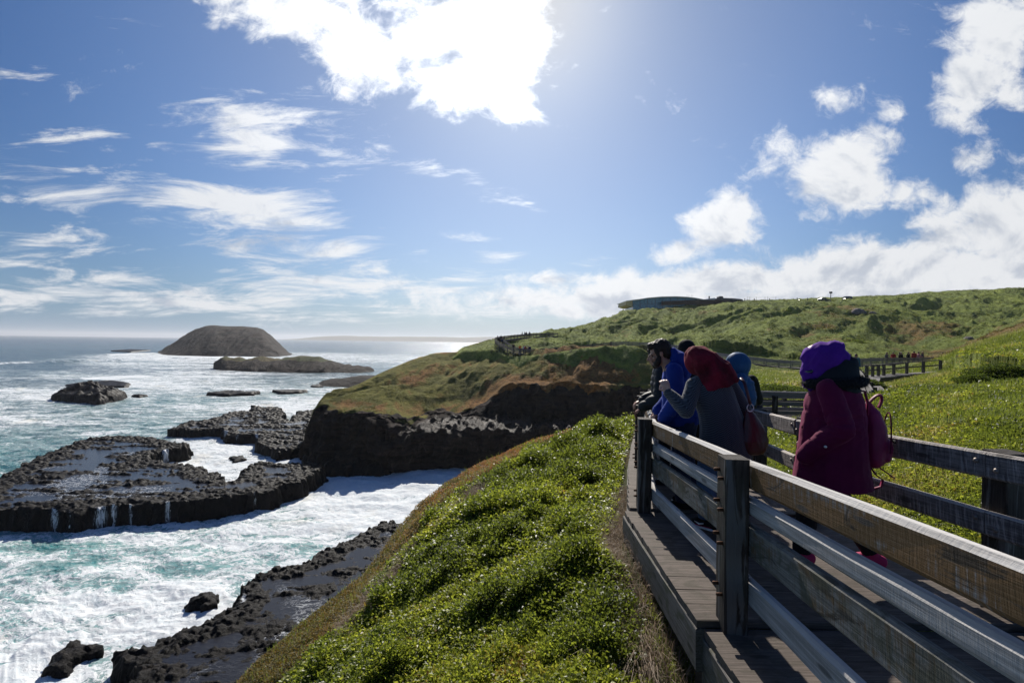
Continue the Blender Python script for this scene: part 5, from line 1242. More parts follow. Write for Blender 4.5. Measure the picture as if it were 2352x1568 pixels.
def hand(B, w, d, up, s=1.0, curl=0.5, thumb=1, flip=1):
    """palm, four fingers of unequal length and a thumb leaving the side of the palm; d = pointing, up = back of the hand"""
    w = V3(w); d = V3(d).normalized(); up = V3(up); sd = d.cross(up).normalized()*flip; up = sd.cross(d).normalized()*flip
    B.tube([(w-d*0.02, .024*s, .019*s), (w+d*0.03*s, .034*s, .016*s), (w+d*0.075*s, .040*s, .014*s)], sx=tuple(sd))
    for k, (o, L) in enumerate(((-.030, .068), (-.010, .078), (.010, .073), (.029, .056))):
        p = w+d*0.082*s+sd*o*s; a = 0.25+curl*0.9; dd = d; q = [p]
        for seg, fr in enumerate((.42, .32, .26)):
            dd = (dd*math.cos(a*(0.8 if seg else .55))-up*math.sin(a*(0.8 if seg else .55))).normalized(); p = p+dd*L*fr*s*1.15; q.append(p)
            # rotate frame as the finger curls
        B.tube([(q[0], .0095*s, .0095*s), (q[1], .009*s, .009*s), (q[2], .008*s, .008*s), (q[3], .007*s, .007*s)], sx=tuple(sd), n=10)
    t = w+d*0.025*s-sd*thumb*0.032*s; t1 = t+(d*0.6-sd*thumb*0.75-up*0.15).normalized()*0.036*s; t2 = t1+(d*0.85-sd*thumb*(0.3-curl*.6)-up*0.35).normalized()*0.032*s
    B.tube([(t, .013*s, .012*s), (t1, .011*s, .011*s), (t2, .009*s, .009*s)], n=10)
def rotm(yaw=0, pitch=0, roll=0): return (Matrix.Rotation(yaw, 3, 'Z') @ Matrix.Rotation(pitch, 3, 'X') @ Matrix.Rotation(roll, 3, 'Y'))
def head(B, c, R, s=1.0):
    """skull and face, looking along local +y"""
    c = V3(c); L = lambda x, y, z: c+R @ V3((x*s, y*s, z*s))
    B.ball(L(0, -0.012, 0.035), .076*s, .094*s, .088*s, R); B.ball(L(0, .022, -0.025), .060*s, .066*s, .078*s, R); B.ball(L(0, .045, -0.078), .036*s, .034*s, .026*s, R)
    B.ball(L(0, .078, 0.030), .052*s, .014*s, .012*s, R)                                     # brow
    B.tube([(L(0, .082, .020), .008*s, .010*s), (L(0, .096, .000), .010*s, .012*s), (L(0, .108, -.018), .013*s, .012*s)], sx=tuple(R @ V3((1, 0, 0))))  # nose
    for q in (-1, 1):
        B.ball(L(q*.038, .066, -.012), .022*s, .018*s, .018*s, R); B.ball(L(q*.016, .092, -.022), .009*s, .011*s, .008*s, R)
        B.ball(L(q*.077, -.004, .000), .007*s, .020*s, .031*s, R); B.ball(L(q*.082, -.012, .012), .006*s, .014*s, .016*s, R)
    B.ball(L(0, .086, -.044), .023*s, .010*s, .006*s, R); B.ball(L(0, .083, -.055), .020*s, .010*s, .007*s, R)
    return L
def body(J, s=1.0, vox=0.0075, mat=SK, parent=None, hands=(0.5, 0.5), hup=((0, 0, 1), (0, 0, 1)), hdir=(None, None), headrot=None, w=1.0, girth=1.0, face=True):
    B = Blob(); g = girth; P_ = {k: V3(v) for k, v in J.items()}
    hip, ch, nk, hd = P_['hip'], P_['chest'], P_['neck'], P_['head']
    sx = (P_['shR']-P_['shL']).normalized()
    B.tube([(hip-V3((0,0,.06*s)), .155*s*g, .11*s*g), (hip+V3((0,0,.03*s)), .16*s*g, .115*s*g), (hip.lerp(ch, .45), .135*s*g, .10*s*g), (ch, .165*s*w, .115*s*g), (ch.lerp(nk, .6), .15*s*w, .09*s), (nk-(nk-ch).normalized()*.02, .07*s, .065*s)], sx=tuple(sx))
    B.tube([(nk-V3((0,0,.03*s)), .056*s, .058*s), (nk.lerp(hd, .45), .052*s, .055*s), (hd-V3((0,0,.03*s)), .055*s, .06*s)], sx=tuple(sx))
    R = headrot or Matrix.Identity(3); L = head(B, hd, R, s)
    for q, k in ((-1, 'L'), (1, 'R')):
        sh, el, wr = P_['sh'+k], P_['el'+k], P_['wr'+k]
        B.cap(nk.lerp(sh, .5)-V3((0, 0, .02)), sh, .055*s, .052*s)
        B.tube([(sh, .052*s, .052*s), (sh.lerp(el, .4), .047*s, .047*s), (el, .038*s, .038*s)]); B.tube([(el, .038*s, .038*s), (el.lerp(wr, .3), .040*s, .038*s), (wr, .025*s, .022*s)])
        i = 0 if k == 'L' else 1; d = V3(hdir[i]) if hdir[i] else (wr-el)
        hand(B, wr, d, hup[i], s, hands[i], thumb=1 if k == 'L' else 1, flip=1 if k == 'L' else -1)
        hp, kn, an, to = P_['hp'+k], P_['kn'+k], P_['an'+k], P_['to'+k]
        B.tube([(hp, .085*s*g, .085*s*g), (hp.lerp(kn, .5), .070*s*g, .072*s*g), (kn, .052*s, .055*s)]); B.tube([(kn, .052*s, .055*s), (kn.lerp(an, .3), .050*s, .054*s), (an, .034*s, .036*s)])
        B.tube([(an, .036*s, .038*s), (an.lerp(to, .4)-V3((0, 0, .02*s)), .038*s, .032*s), (to, .036*s, .022*s)])
    o = B.bake('body', mat, parent, vox, 3)
    return o, L
def sleeve(B, J, k, s, r=(.075, .065, .052), end=1.0):
    sh, el, wr = V3(J['sh'+k]), V3(J['el'+k]), V3(J['wr'+k]); e = el.lerp(wr, end)
    B.tube([(sh, r[0]*s, r[0]*s), (sh.lerp(el, .5), (r[0]+r[1])/2*s, (r[0]+r[1])/2*s), (el, r[1]*s, r[1]*s)]); B.tube([(el, r[1]*s, r[1]*s), (el.lerp(e, .5), (r[1]+r[2])/2*s, (r[1]+r[2])/2*s), (e, r[2]*s, r[2]*s)], dome=True)
def trousers(J, s, mat, parent, r=(.105, .078, .062), g=1.0, amp=.006):
    B = Blob(); hip = V3(J['hip']); B.tube([(hip-V3((0,0,.05*s)), .172*s*g, .125*s*g), (hip+V3((0,0,.06*s)), .168*s*g, .12*s*g)], sx=tuple((V3(J['hpR'])-V3(J['hpL'])).normalized()))
    for k in 'LR':
        hp, kn, an = V3(J['hp'+k]), V3(J['kn'+k]), V3(J['an'+k])
        B.tube([(hp, r[0]*s*g, r[0]*s*g), (hp.lerp(kn, .5), (r[0]+r[1])/2*s, (r[0]+r[1])/2*s), (kn, r[1]*s, r[1]*s)]); B.tube([(kn, r[1]*s, r[1]*s), (kn.lerp(an, .5), (r[1]+r[2])/2*s, (r[1]+r[2])/2*s), (an+V3((0, 0, .01)), r[2]*s, r[2]*s)], dome=False)
    return B.bake('trousers', mat, parent, .011, 4, folds(amp, 9, 9, 14, 2.0))
def shoe(J, k, s, mat, sole, parent):
    an, to = V3(J['an'+k]), V3(J['to'+k]); d = (to-an); d.z = 0; d.normalize(); sd = V3((d.y, -d.x, 0)); zf = to.z-.025*s
    heel = V3((an.x, an.y, zf))-d*.055*s; tip = V3((to.x, to.y, zf))+d*.035*s
    B = Blob(); B.tube([(heel+V3((0,0,.045*s)), .034*s, .045*s), (V3((an.x, an.y, zf+.06*s)), .042*s, .058*s), (heel.lerp(tip, .5)+V3((0,0,.048*s)), .044*s, .044*s), (heel.lerp(tip, .78)+V3((0,0,.038*s)), .049*s, .032*s), (tip-d*.02+V3((0,0,.032*s)), .040*s, .024*s)], sx=tuple(sd))
    B.cap(V3((an.x, an.y, zf+.07*s)), an+V3((0, 0, .02)), .042*s, .040*s)
    o = B.bake('shoe', mat, parent, .006, 3)
    B = Blob(); B.tube([(heel+V3((0,0,.012*s)), .038*s, .016*s), (heel.lerp(tip, .4)+V3((0,0,.010*s)), .040*s, .014*s), (heel.lerp(tip, .72)+V3((0,0,.010*s)), .053*s, .014*s), (tip+V3((0,0,.016*s)), .036*s, .012*s)], sx=tuple(sd))
    B.bake('sole', sole, o, .006, 2)
    return o, heel, tip, sd, d, zf
def patch(name, pts, th, mat, parent):
    """thin strip mesh through 3-D points given as left/right pairs"""
    v = []; f = []
    for a, b in pts: v += [tuple(a), tuple(b)]
    for i in range(len(pts)-1): f.append((2*i, 2*i+1, 2*i+3, 2*i+2))
    me = bpy.data.meshes.new(name); me.from_pydata(v, [], f); me.update(); o = link_mesh(name, me, mat, parent)
    so_ = o.modifiers.new('t', 'SOLIDIFY'); so_.thickness = th; so_.offset = 0
    for p in me.polygons: p.use_smooth = True
    return o
def ribbon(name, path, width, th, wdir, mat, parent):
    wdir = V3(wdir).normalized()*width/2; return patch(name, [(V3(p)-wdir, V3(p)+wdir) for p in path], th, mat, parent)
def deck_z(y): return CAMZ+float(np.interp(y, [p[1] for p in LPOST], [p[2] for p in LPOST]))
def put(label, x, y, rz, cat='person', name='person'):
    return tag(empty(name, (x, y, deck_z(y)+0.004), rz), label, cat)

# ---- 1: woman in the maroon coat, purple headscarf, pink backpack, walking left
def woman_maroon():
    root = put('woman in a maroon coat and purple headscarf walking with one hand in her pocket', 2.33, 3.50, math.radians(66))
    s = 0.97
    J = dict(hip=(0,0,.90), chest=(0,.03,1.18), neck=(0,.05,1.36), head=(0,.10,1.48), shL=(-.17,.06,1.285), shR=(.17,.04,1.285), elL=(-.225,-.02,1.02), elR=(.20,.02,1.02), wrL=(-.165,.15,.86), wrR=(.12,.14,.88),
             hpL=(-.09,0,.86), hpR=(.09,-.01,.86), knL=(-.09,.15,.48), knR=(.09,-.06,.47), anL=(-.09,.20,.085), anR=(.09,-.26,.10), toL=(-.10,.335,.035), toR=(.10,-.13,.03))
    body(J, s, .009, SKP, root, (0.4, 0.4), hdir=((.75, .3, -.5), (-.75, .3, -.5)), headrot=rotm(.15, -.50))
    trousers(J, s, C_BLACK, root)
    o, heel, tip, sd, d, zf = shoe(J, 'L', 1.05, C_SHOEP, C_WHITE, root)
    for q in range(3):                                                       # three pale stripes on the outer side
        c = heel.lerp(tip, .42+.10*q); e = c-d*.035
        pts = []
        for t in (0, .25, .5, .75, 1):
            p = c.lerp(e, t); z = zf+.026+.05*t; w_ = (.049-.006*t)*1.02
            pts.append((p-sd*w_+V3((0,0,z-p.z))-d*.006, p-sd*w_+V3((0,0,z-p.z))+d*.006))
        patch('stripe', pts, .003, C_WHITE, o)
    shoe(J, 'R', 1.05, C_SHOEP, C_WHITE, root)
    # coat
    B = Blob(); B.tube([((-.005,-.01,.58), .255, .240), ((0,-.005,.75), .238, .218), ((0,-.01,.92), .215, .200), ((0,-.01,1.08), .198, .190), ((0,.0,1.18), .198, .190), ((0,.01,1.26), .182, .165), ((0,.03,1.32), .115, .105)], dome=False)
    B.tube([((0,.135,.60), .16, .12), ((0,.12,.85), .14, .10), ((0,.11,1.1), .12, .08)], dome=False)      # open front edge swinging forward
    B.cap((-.1,.04,1.31), (-.18,.06,1.28), .062, .066); B.cap((.1,.03,1.31), (.18,.04,1.28), .062, .066)
    sleeve(B, J, 'L', 1.0, (.076,.074,.066)); sleeve(B, J, 'R', 1.0, (.076,.070,.060)); B.cap((-.165,.15,.86), (-.14,.19,.80), .066, .06)
    B.ball((0,-.09,1.22), .15, .07, .13)                                                                    # hood hanging between the shoulders
    def dsp(x, y, z):
        f = .012*fbm(x*4, y*4+7, z*1.5, 3)*(z < 1.1)+.006*fbm(x*11, y*11, z*13, 3)
        return f+.010*np.exp(-((z-1.05)/.12)**2)*fbm(x*12, y*6, z*26, 2, ridged=True)*(x < -.12)
    coat = B.bake('coat', C_MAROON, root, .0085, 5, dsp)
    for z in (1.0, .86, .70):
        me = Blob().ball((-.10+.0, .205, z), .012, .006, .012); me.bake('button', C_PINKD, coat, .003, 1)
    Blob().ball((-.258, .085, .90), .004, .011, .011).bake('button', C_METAL, coat, .003, 1)
    # dark collar lining and fur ruff
    B = Blob(); B.tube([((0,-.01,1.29), .182, .160), ((0,-.03,1.36), .165, .138), ((0,-.06,1.43), .128, .105), ((0,-.085,1.485), .10, .070)], dome=False)
    B.ball((0.0,-.10,1.45), .10, .05, .07)
    B.bake('hood_lining', C_CHAR, root, .010, 4, folds(.008, 10, 10, 10, 1.0))
    B = Blob(); n = 26
    for i in range(n):
        a0 = math.pi*(-1.22)+2.44*math.pi*i/n-math.pi/2+.0; a1 = math.pi*(-1.22)+2.44*math.pi*(i+1)/n-math.pi/2
        rr = lambda a: V3((.182*math.cos(a), -.005+.168*math.sin(a), 1.325-.015*math.sin(a)))
        B.cap(rr(a0), rr(a1), .034, .034)
    B.bake('fur_ruff', C_FUR, root, .008, 1, lambda x, y, z: .010*fbm(x*60, y*60, z*60, 2))
    r = np.random.default_rng(4); m = 2600; a = r.uniform(0, 6.283, m); b_ = r.uniform(0, 6.283, m)
    cx = .182*np.cos(a); cy = -.005+.168*np.sin(a); cz = 1.325-.015*np.sin(a); nx = np.stack([np.cos(a)*np.cos(b_), np.sin(a)*np.cos(b_), np.sin(b_)], 1)
    bs = np.stack([cx, cy, cz], 1)+nx*.032
    sd_ = np.cross(nx, r.normal(size=(m, 3))); sd_ /= np.linalg.norm(sd_, axis=1)[:, None]; tipv = bs+nx*.018+r.normal(size=(m, 3))*.006
    v = np.stack([bs-sd_*.0012, bs+sd_*.0012, tipv], 1).reshape(-1, 3)
    np_mesh('fur', v, np.arange(m*3).reshape(-1, 3), C_FUR, root, smooth=False)
    # head scarf
    B = Blob(); R = rotm(.15, -.52)
    B.ball((0,.065,1.49), .108, .130, .120, R); B.ball((0,.005,1.49), .104, .105, .118, R); B.ball((0,.12,1.47), .082, .07, .115, R); B.tube([((0,.08,1.44), .098, .115), ((0,.08,1.34), .075, .085)], dome=True); B.tube([((0,.125,1.45), .080, .075), ((0,.140,1.38), .072, .066), ((0,.135,1.31), .060, .055)], dome=True)
    B.ball((0,.02,1.55), .085, .095, .06, R)
    B.bake('headscarf', C_PURPLE, root, .0075, 4, lambda x, y, z: .019*(fbm(x*3+z*3, y*12+6*z, z*2.5, 2, ridged=True)-.35)+.004*fbm(x*16, y*16, z*5, 2))
    Lf = lambda x, y, z: V3((0, .088, 1.435))+R @ V3((x, y, z))
    patch('sunglasses', [(Lf(-.078, .070, .018), Lf(-.078, .070, .002)), (Lf(-.060, .098, .022), Lf(-.060, .098, -.012)), (Lf(-.03, .112, .022), Lf(-.03, .112, -.012)), (Lf(0, .116, .014), Lf(0, .116, .006)), (Lf(.03, .112, .022), Lf(.03, .112, -.012)), (Lf(.065, .096, .02), Lf(.065, .096, .0))], .004, M_GLASS, root)
woman_maroon()
# ---- her backpack
def backpack():
    ang = math.radians(66); base = V3((2.385, 3.50, deck_z(3.5)))
    root = tag(empty('backpack', base+V3((.125, -.03, .775)), ang), 'magenta pink backpack hanging off the back of the maroon coat', 'backpack')
    B = Blob(); B.tube([((.05,-.085,.02), .118, .075), ((.05,-.09,.12), .125, .085), ((.05,-.085,.24), .118, .078), ((.05,-.065,.34), .09, .058), ((.05,-.05,.385), .055, .035)], dome=True)
    B.tube([((.05,-.155,.03), .092, .035), ((.05,-.16,.10), .092, .040), ((.05,-.155,.145), .085, .03)], dome=True)
    o = B.bake('bag', C_PINK, root, .007, 3, lambda x, y, z: .005*fbm(x*14, y*14, z*10, 3))
    Rr = [V3((.05-.118*math.cos(a), -.135-.02*math.sin(a), .05+.30*math.sin(a))) for a in np.linspace(0.1, math.pi-.1, 16)]
    for a, b in zip(Rr[:-1], Rr[1:]): pass
    Bz = Blob(); Bz.tube([(p+V3((0, -.020, 0)), .006, .006) for p in Rr], n=8); Bz.bake('zip', C_PINKD, root, .004, 1)
    patch('pocket_opening', [(V3((-.035,-.196,.150)), V3((-.03,-.198,.142))), (V3((.02,-.205,.162)), V3((.02,-.207,.138))), (V3((.08,-.200,.160)), V3((.08,-.203,.136))), (V3((.12,-.185,.150)), V3((.12,-.187,.142)))], .004, C_BLACK, root)
    Bh = Blob(); hp = [V3((.05+.0, -.045-.075*math.sin(a)*.5-.04*(1-math.cos(a))*.9, .385+.085*math.sin(a))) for a in np.linspace(0, math.pi, 12)]
    Bh.tube([(p, .024, .010) for p in hp], sx=(1, 0, 0), n=10); Bh.bake('handle', C_PINK, root, .004, 1)
    ribbon('strap', [(.10,.02,.50), (.13,-.01,.50), (.13,-.03,.42), (.12,-.03,.33)], .050, .010, (1, 0, 0), C_PINK, root)
    ribbon('strap', [(-.03,.02,.50), (-.045,-.01,.50), (-.04,-.03,.42), (-.03,-.03,.33)], .050, .010, (1, 0, 0), C_PINK, root)
    ribbon('strap', [(.15,-.08,.02), (.17,-.12,-.05), (.155,-.19,-.10), (.15,-.235,-.135)], .032, .006, (1, .3, 0), C_PINK, root)
    ribbon('strap', [(-.02,-.05,-.03), (-.02,-.09,-.09), (-.01,-.13,-.12), (-.01,-.12,-.17), (-.01,-.06,-.20)], .028, .006, (1, .2, 0), C_PINK, root)
    root.scale = (1.0, 1.0, 1.0)
backpack()
# ---- 2: woman in the herringbone coat and red headscarf
def woman_red():
    root = put('woman in a grey herringbone coat and red headscarf raising her left fist', 1.86, 4.27, math.radians(14))
    J = dict(hip=(-.0,0,.88), chest=(-.06,.05,1.18), neck=(-.12,.085,1.36), head=(-.165,.125,1.475), shL=(-.25,.05,1.275), shR=(.10,.07,1.315), elL=(-.375,-.03,1.06), elR=(.25,.03,1.06), wrL=(-.455,.13,1.205), wrR=(.23,.20,.95),
             hpL=(-.09,0,.84), hpR=(.09,0,.84), knL=(-.11,.05,.46), knR=(.09,.02,.46), anL=(-.12,.02,.09), anR=(.09,-.03,.09), toL=(-.17,.13,.035), toR=(.10,.11,.035))
    body(J, .97, .0048, SKP, root, (1.45, .4), hup=((-.35, -.75, .25), (0, 0, 1)), hdir=((-.25, .15, .9), None), headrot=rotm(.35, -.25, -.1))
    trousers(J, 1.0, C_DENIM, root, (.11, .085, .075))
    for k in 'LR':
        o, heel, tip, sd, d, zf = shoe(J, k, 1.05, C_BLACK, C_WHITE, root)
        B = Blob(); B.tube([(heel+V3((0,0,.030)), .043, .006), (heel.lerp(tip, .4)+V3((0,0,.028)), .046, .006), (heel.lerp(tip, .72)+V3((0,0,.027)), .058, .006), (tip+V3((0,0,.032)), .040, .006)], sx=tuple(sd)); B.bake('trim', C_SHOEP, o, .005, 1)
        c = heel.lerp(tip, .5); w_ = .047
        patch('mark', [(c-d*.045-sd*w_+V3((0,0,.052)), c-d*.045-sd*w_+V3((0,0,.060))), (c-sd*w_+V3((0,0,.034)), c-d*.006-sd*w_+V3((0,0,.050))), (c+d*.045-sd*w_*.98+V3((0,0,.056)), c+d*.045-sd*w_*.98+V3((0,0,.058)))], .002, C_WHITE, o)
    B = Blob(); B.tube([((.03,-.02,.62), .235, .185), ((.02,-.01,.80), .225, .175), ((0,0,.95), .200, .155), ((-.03,.02,1.08), .188, .148), ((-.07,.045,1.2), .195, .142), ((-.09,.06,1.29), .172, .115), ((-.11,.07,1.345), .10, .085)], dome=False)
    B.cap((-.2,.06,1.30), (-.26,.05,1.275), .058, .062); B.cap((0,.07,1.335), (.08,.07,1.32), .062, .066)
    sleeve(B, J, 'L', 1.0, (.068,.062,.047), .93); sleeve(B, J, 'R', 1.0, (.070,.066,.055))
    B.bake('coat', C_HER, root, .0085, 4, lambda x, y, z: .007*fbm(x*8, y*8, z*4, 3)+.008*np.exp(-((z-1.08)/.10)**2)*fbm(x*10, y*6, z*30, 2, ridged=True)*(x < -.28))
    R = rotm(.35, -.25, -.1)
    B = Blob(); B.ball((-.165,.10,1.487), .105, .125, .130, R); B.ball((-.15,.04,1.46), .108, .10, .13, R); B.ball((-.175,.15,1.48), .085, .07, .125, R)
    B.tube([((-.17,.10,1.58), .05, .05), ((-.14,.05,1.50), .10, .10), ((-.08,.02,1.40), .155, .13), ((-.045,.03,1.33), .185, .145), ((-.03,.035,1.285), .198, .150)], sx=(1, 0, -.25), dome=False)
    B.bake('headscarf', C_RED, root, .0075, 3, lambda x, y, z: .022*(fbm(x*5+z*4, y*5, z*2.2+x*5, 2, ridged=True)-.35)+.004*fbm(x*18, y*18, z*10, 2))
woman_red()
def handbag():
    root = tag(empty('handbag', (2.105, 4.185, deck_z(4.2)+.71), math.radians(12)), 'large wine-red slouchy leather handbag with a silver ring on the herringbone coat shoulder', 'handbag')
    B = Blob(); B.tube([((.0,0,.03), .125, .060), ((.0,0,.10), .135, .068), ((-.01,0,.20), .105, .058), ((-.04,0,.30), .06, .035), ((-.06,0,.35), .028, .018)], dome=True)
    B.bake('bag', C_WINE, root, .008, 3, lambda x, y, z: .007*(fbm(x*10+z*4, y*10, z*3, 3, ridged=True)-.3))
    Bm = Blob(); pts = [V3((-.065+.032*math.cos(a), -.03, .385+.032*math.sin(a))) for a in np.linspace(0, 2*math.pi, 25)]
    for a, b in zip(pts[:-1], pts[1:]): Bm.cap(a, b, .0045, .0045)
    Bm.bake('ring', C_METAL, root, .0028, 0)
    ribbon('strap', [(-.065,-.032,.415), (-.085,-.035,.47), (-.10,-.03,.53), (-.11,-.01,.60), (-.10,.05,.635), (-.09,.12,.60)], .026, .006, (1, 0, .3), C_WINE, root)
handbag()
# ---- 3: bearded man in the blue fleece, leaning over the rail
def man_blue():
    root = put('bearded man in a royal blue hooded top looking down over the fence', 1.74, 4.98, math.radians(72))
    J = dict(hip=(0,-.05,.93), chest=(0,.04,1.26), neck=(0,.12,1.465), head=(0,.205,1.565), shL=(-.20,.06,1.40), shR=(.20,.06,1.40), elL=(-.26,.04,1.12), elR=(.24,.08,1.12), wrL=(-.20,.16,.92), wrR=(.12,.22,.95),
             hpL=(-.10,-.05,.89), hpR=(.10,-.05,.89), knL=(-.11,0,.48), knR=(.11,-.06,.48), anL=(-.12,-.05,.09), anR=(.12,-.13,.09), toL=(-.13,.10,.035), toR=(.13,.02,.035))
    R = rotm(.12, -.42)
    o, L = body(J, 1.04, .0065, SK, root, (.8, .8), headrot=R)
    trousers(J, 1.05, C_NAVY, root, (.115, .09, .08))
    for k in 'LR': shoe(J, k, 1.12, C_BLACK, C_WHITE, root)
    B = Blob(); B.tube([((0,-.03,.86), .215, .190), ((0,-.02,.93), .225, .205), ((0,.0,1.06), .205, .180), ((0,.03,1.22), .212, .160), ((0,.06,1.36), .195, .13), ((0,.09,1.43), .12, .09)], dome=False)
    B.cap((-.12,.07,1.42), (-.215,.06,1.385), .07, .078); B.cap((.12,.07,1.42), (.215,.06,1.385), .07, .078); sleeve(B, J, 'L', 1.0, (.088,.082,.062), .96); sleeve(B, J, 'R', 1.0, (.088,.08,.06), .96)
    B.bake('hooded_top', C_BLUE, root, .009, 4, lambda x, y, z: .008*fbm(x*7, y*7, z*5, 3)+.010*np.exp(-((z-.98)/.10)**2)*fbm(x*6, y*6, z*24, 2, ridged=True))
    B = Blob(); B.tube([((0,-.02,1.38), .17, .085), ((0,.0,1.47), .135, .095), ((0,.045,1.555), .10, .08), ((0,.075,1.60), .06, .04)], sx=(1, 0, 0), dome=True); B.cap((-.10,.07,1.47), (-.05,.13,1.43), .04, .03); B.cap((.10,.07,1.47), (.05,.13,1.43), .04, .03)
    B.bake('hood', C_BLUE, root, .009, 4, folds(.009, 9, 9, 9, 5.0))
    Rm = R; s = 1.04
    B = Blob(); B.ball(L(0, -.034, .052), .086*s, .098*s, .094*s, R); B.ball(L(0, -.055, .0), .074*s, .062*s, .085*s, R); B.ball(L(0, .030, .104), .064*s, .056*s, .036*s, R); B.ball(L(-.010, .050, .122), .046*s, .030*s, .022*s, R)
    for q in (-1, 1): B.ball(L(q*.072, .022, .03), .012*s, .026*s, .042*s, R); B.ball(L(q*.069, .026, -.02), .010*s, .014*s, .03*s, R)
    B.bake('hair', H_BROWN, root, .006, 1, lambda x, y, z: .010*fbm(x*32, y*32, z*26, 3, ridged=True)-.002)
    B = Blob(); B.tube([(L(-.068, .020, -.015), .014, .020), (L(-.060, .045, -.052), .022, .032), (L(-.034, .074, -.078), .030, .034), (L(0, .088, -.090), .034, .032), (L(.034, .074, -.078), .030, .034), (L(.060, .045, -.052), .022, .032), (L(.068, .020, -.015), .014, .020)], dome=True)
    B.ball(L(0, .075, -.088), .048, .036, .032, R); B.tube([(L(-.026, .090, -.046), .005, .005), (L(0, .098, -.036), .009, .007), (L(.026, .090, -.046), .005, .005)], dome=True)
    B.bake('beard', H_BROWN, root, .0055, 1, lambda x, y, z: .004*fbm(x*70, y*70, z*70, 2))
    for q in (-1, 1):
        Blob().ball(L(q*.032, .079, .012), .012, .007, .008, R).bake('eye', M_EYE, root, .0025, 1)
        Bb = Blob(); Bb.tube([(L(q*.014, .094, .030), .004, .004), (L(q*.034, .092, .036), .005, .005), (L(q*.052, .078, .028), .003, .003)]); Bb.bake('eyebrow', H_BROWN, root, .003, 1)
man_blue()
# ---- 4: person in the black puffer, arm on the rail
def puffer(x, y, z): return .012*np.abs(np.sin(z*math.pi/.075))**.6+.004*fbm(x*9, y*9, z*9, 2)-.004
def person_puffer():
    root = put('person in a black puffer jacket with dark curly hair resting a hand on the fence', 1.90, 5.95, math.radians(70))
    J = dict(hip=(0,-.05,.92), chest=(0,.03,1.24), neck=(0,.07,1.45), head=(0,.12,1.56), shL=(-.19,.03,1.39), shR=(.19,.03,1.39), elL=(-.29,.05,1.09), elR=(.24,.08,1.10), wrL=(-.22,.27,.955), wrR=(.15,.30,1.0),
             hpL=(-.10,-.05,.88), hpR=(.10,-.05,.88), knL=(-.11,0,.48), knR=(.11,-.03,.48), anL=(-.12,-.05,.09), anR=(.12,-.1,.09), toL=(-.13,.10,.035), toR=(.13,.04,.035))
    o, L = body(J, 1.0, .0065, SK, root, (.75, .8), hup=((0, .3, 1), (0, 0, 1)), hdir=((-.0, .75, -.65), None), headrot=rotm(.1, -.2))
    trousers(J, 1.0, C_BLACK, root)
    for k in 'LR': shoe(J, k, 1.08, C_BLACK, C_WHITE, root)
    B = Blob(); B.tube([((0,-.05,.80), .20, .165), ((0,-.04,.95), .21, .17), ((0,.0,1.1), .205, .165), ((0,.03,1.25), .21, .155), ((0,.04,1.37), .18, .125), ((0,.06,1.45), .095, .09)], dome=False)
    B.cap((-.12,.05,1.41), (-.205,.03,1.375), .07, .08); B.cap((.12,.05,1.41), (.205,.03,1.375), .07, .08); sleeve(B, J, 'L', 1.0, (.088,.082,.060), .9); sleeve(B, J, 'R', 1.0, (.088,.08,.06), .9)
    B.bake('puffer_jacket', C_PUFF, root, .009, 3, puffer)
    B = Blob(); B.ball(L(0, -.022, .055), .092, .105, .092, rotm(.1, -.2)); B.ball(L(0, .04, .10), .06, .05, .035, rotm(.1, -.2)); B.ball(L(0, -.05, -.02), .07, .05, .06)
    B.bake('hair', H_BLACK, root, .007, 1, lambda x, y, z: .014*fbm(x*30, y*30, z*30, 2))
person_puffer()
def person_beanie():
    root = put('tall person in a black hood behind the man in blue', 2.27, 6.2, math.radians(30))
    J = dict(hip=(0,0,.96), chest=(0,.03,1.30), neck=(0,.04,1.53), head=(0,.06,1.655), shL=(-.20,.03,1.47), shR=(.20,.03,1.47), elL=(-.25,.0,1.17), elR=(.25,.0,1.17), wrL=(-.2,.15,.98), wrR=(.2,.15,.98),
             hpL=(-.10,0,.92), hpR=(.10,0,.92), knL=(-.11,.02,.5), knR=(.11,.02,.5), anL=(-.12,0,.09), anR=(.12,0,.09), toL=(-.13,.15,.035), toR=(.13,.15,.035))
    o, L = body(J, 1.05, .010, SK, root, (.5, .5)); trousers(J, 1.05, C_BLACK, root)
    for k in 'LR': shoe(J, k, 1.1, C_BLACK, C_WHITE, root)
    B = Blob(); B.tube([((0,0,.84), .20, .16), ((0,.0,1.1), .20, .16), ((0,.03,1.3), .21, .15), ((0,.04,1.45), .18, .12), ((0,.04,1.52), .10, .09)], dome=False)
    B.cap((-.12,.04,1.48), (-.215,.03,1.455), .07, .08); B.cap((.12,.04,1.48), (.215,.03,1.455), .07, .08); sleeve(B, J, 'L', 1.0, (.088,.082,.062), .95); sleeve(B, J, 'R', 1.0, (.088,.08,.06), .95)
    B.bake('jacket', C_BLACK, root, .010, 4, folds(.008))
    B = Blob(); B.ball(L(0, -.02, .045), .098, .112, .105); B.tube([(L(0,-.02,0), .10, .11), (L(0,-.03,-.12), .095, .10)])
    B.bake('hood', C_BLACK, root, .009, 3, folds(.007, 9, 9, 9))
person_beanie()
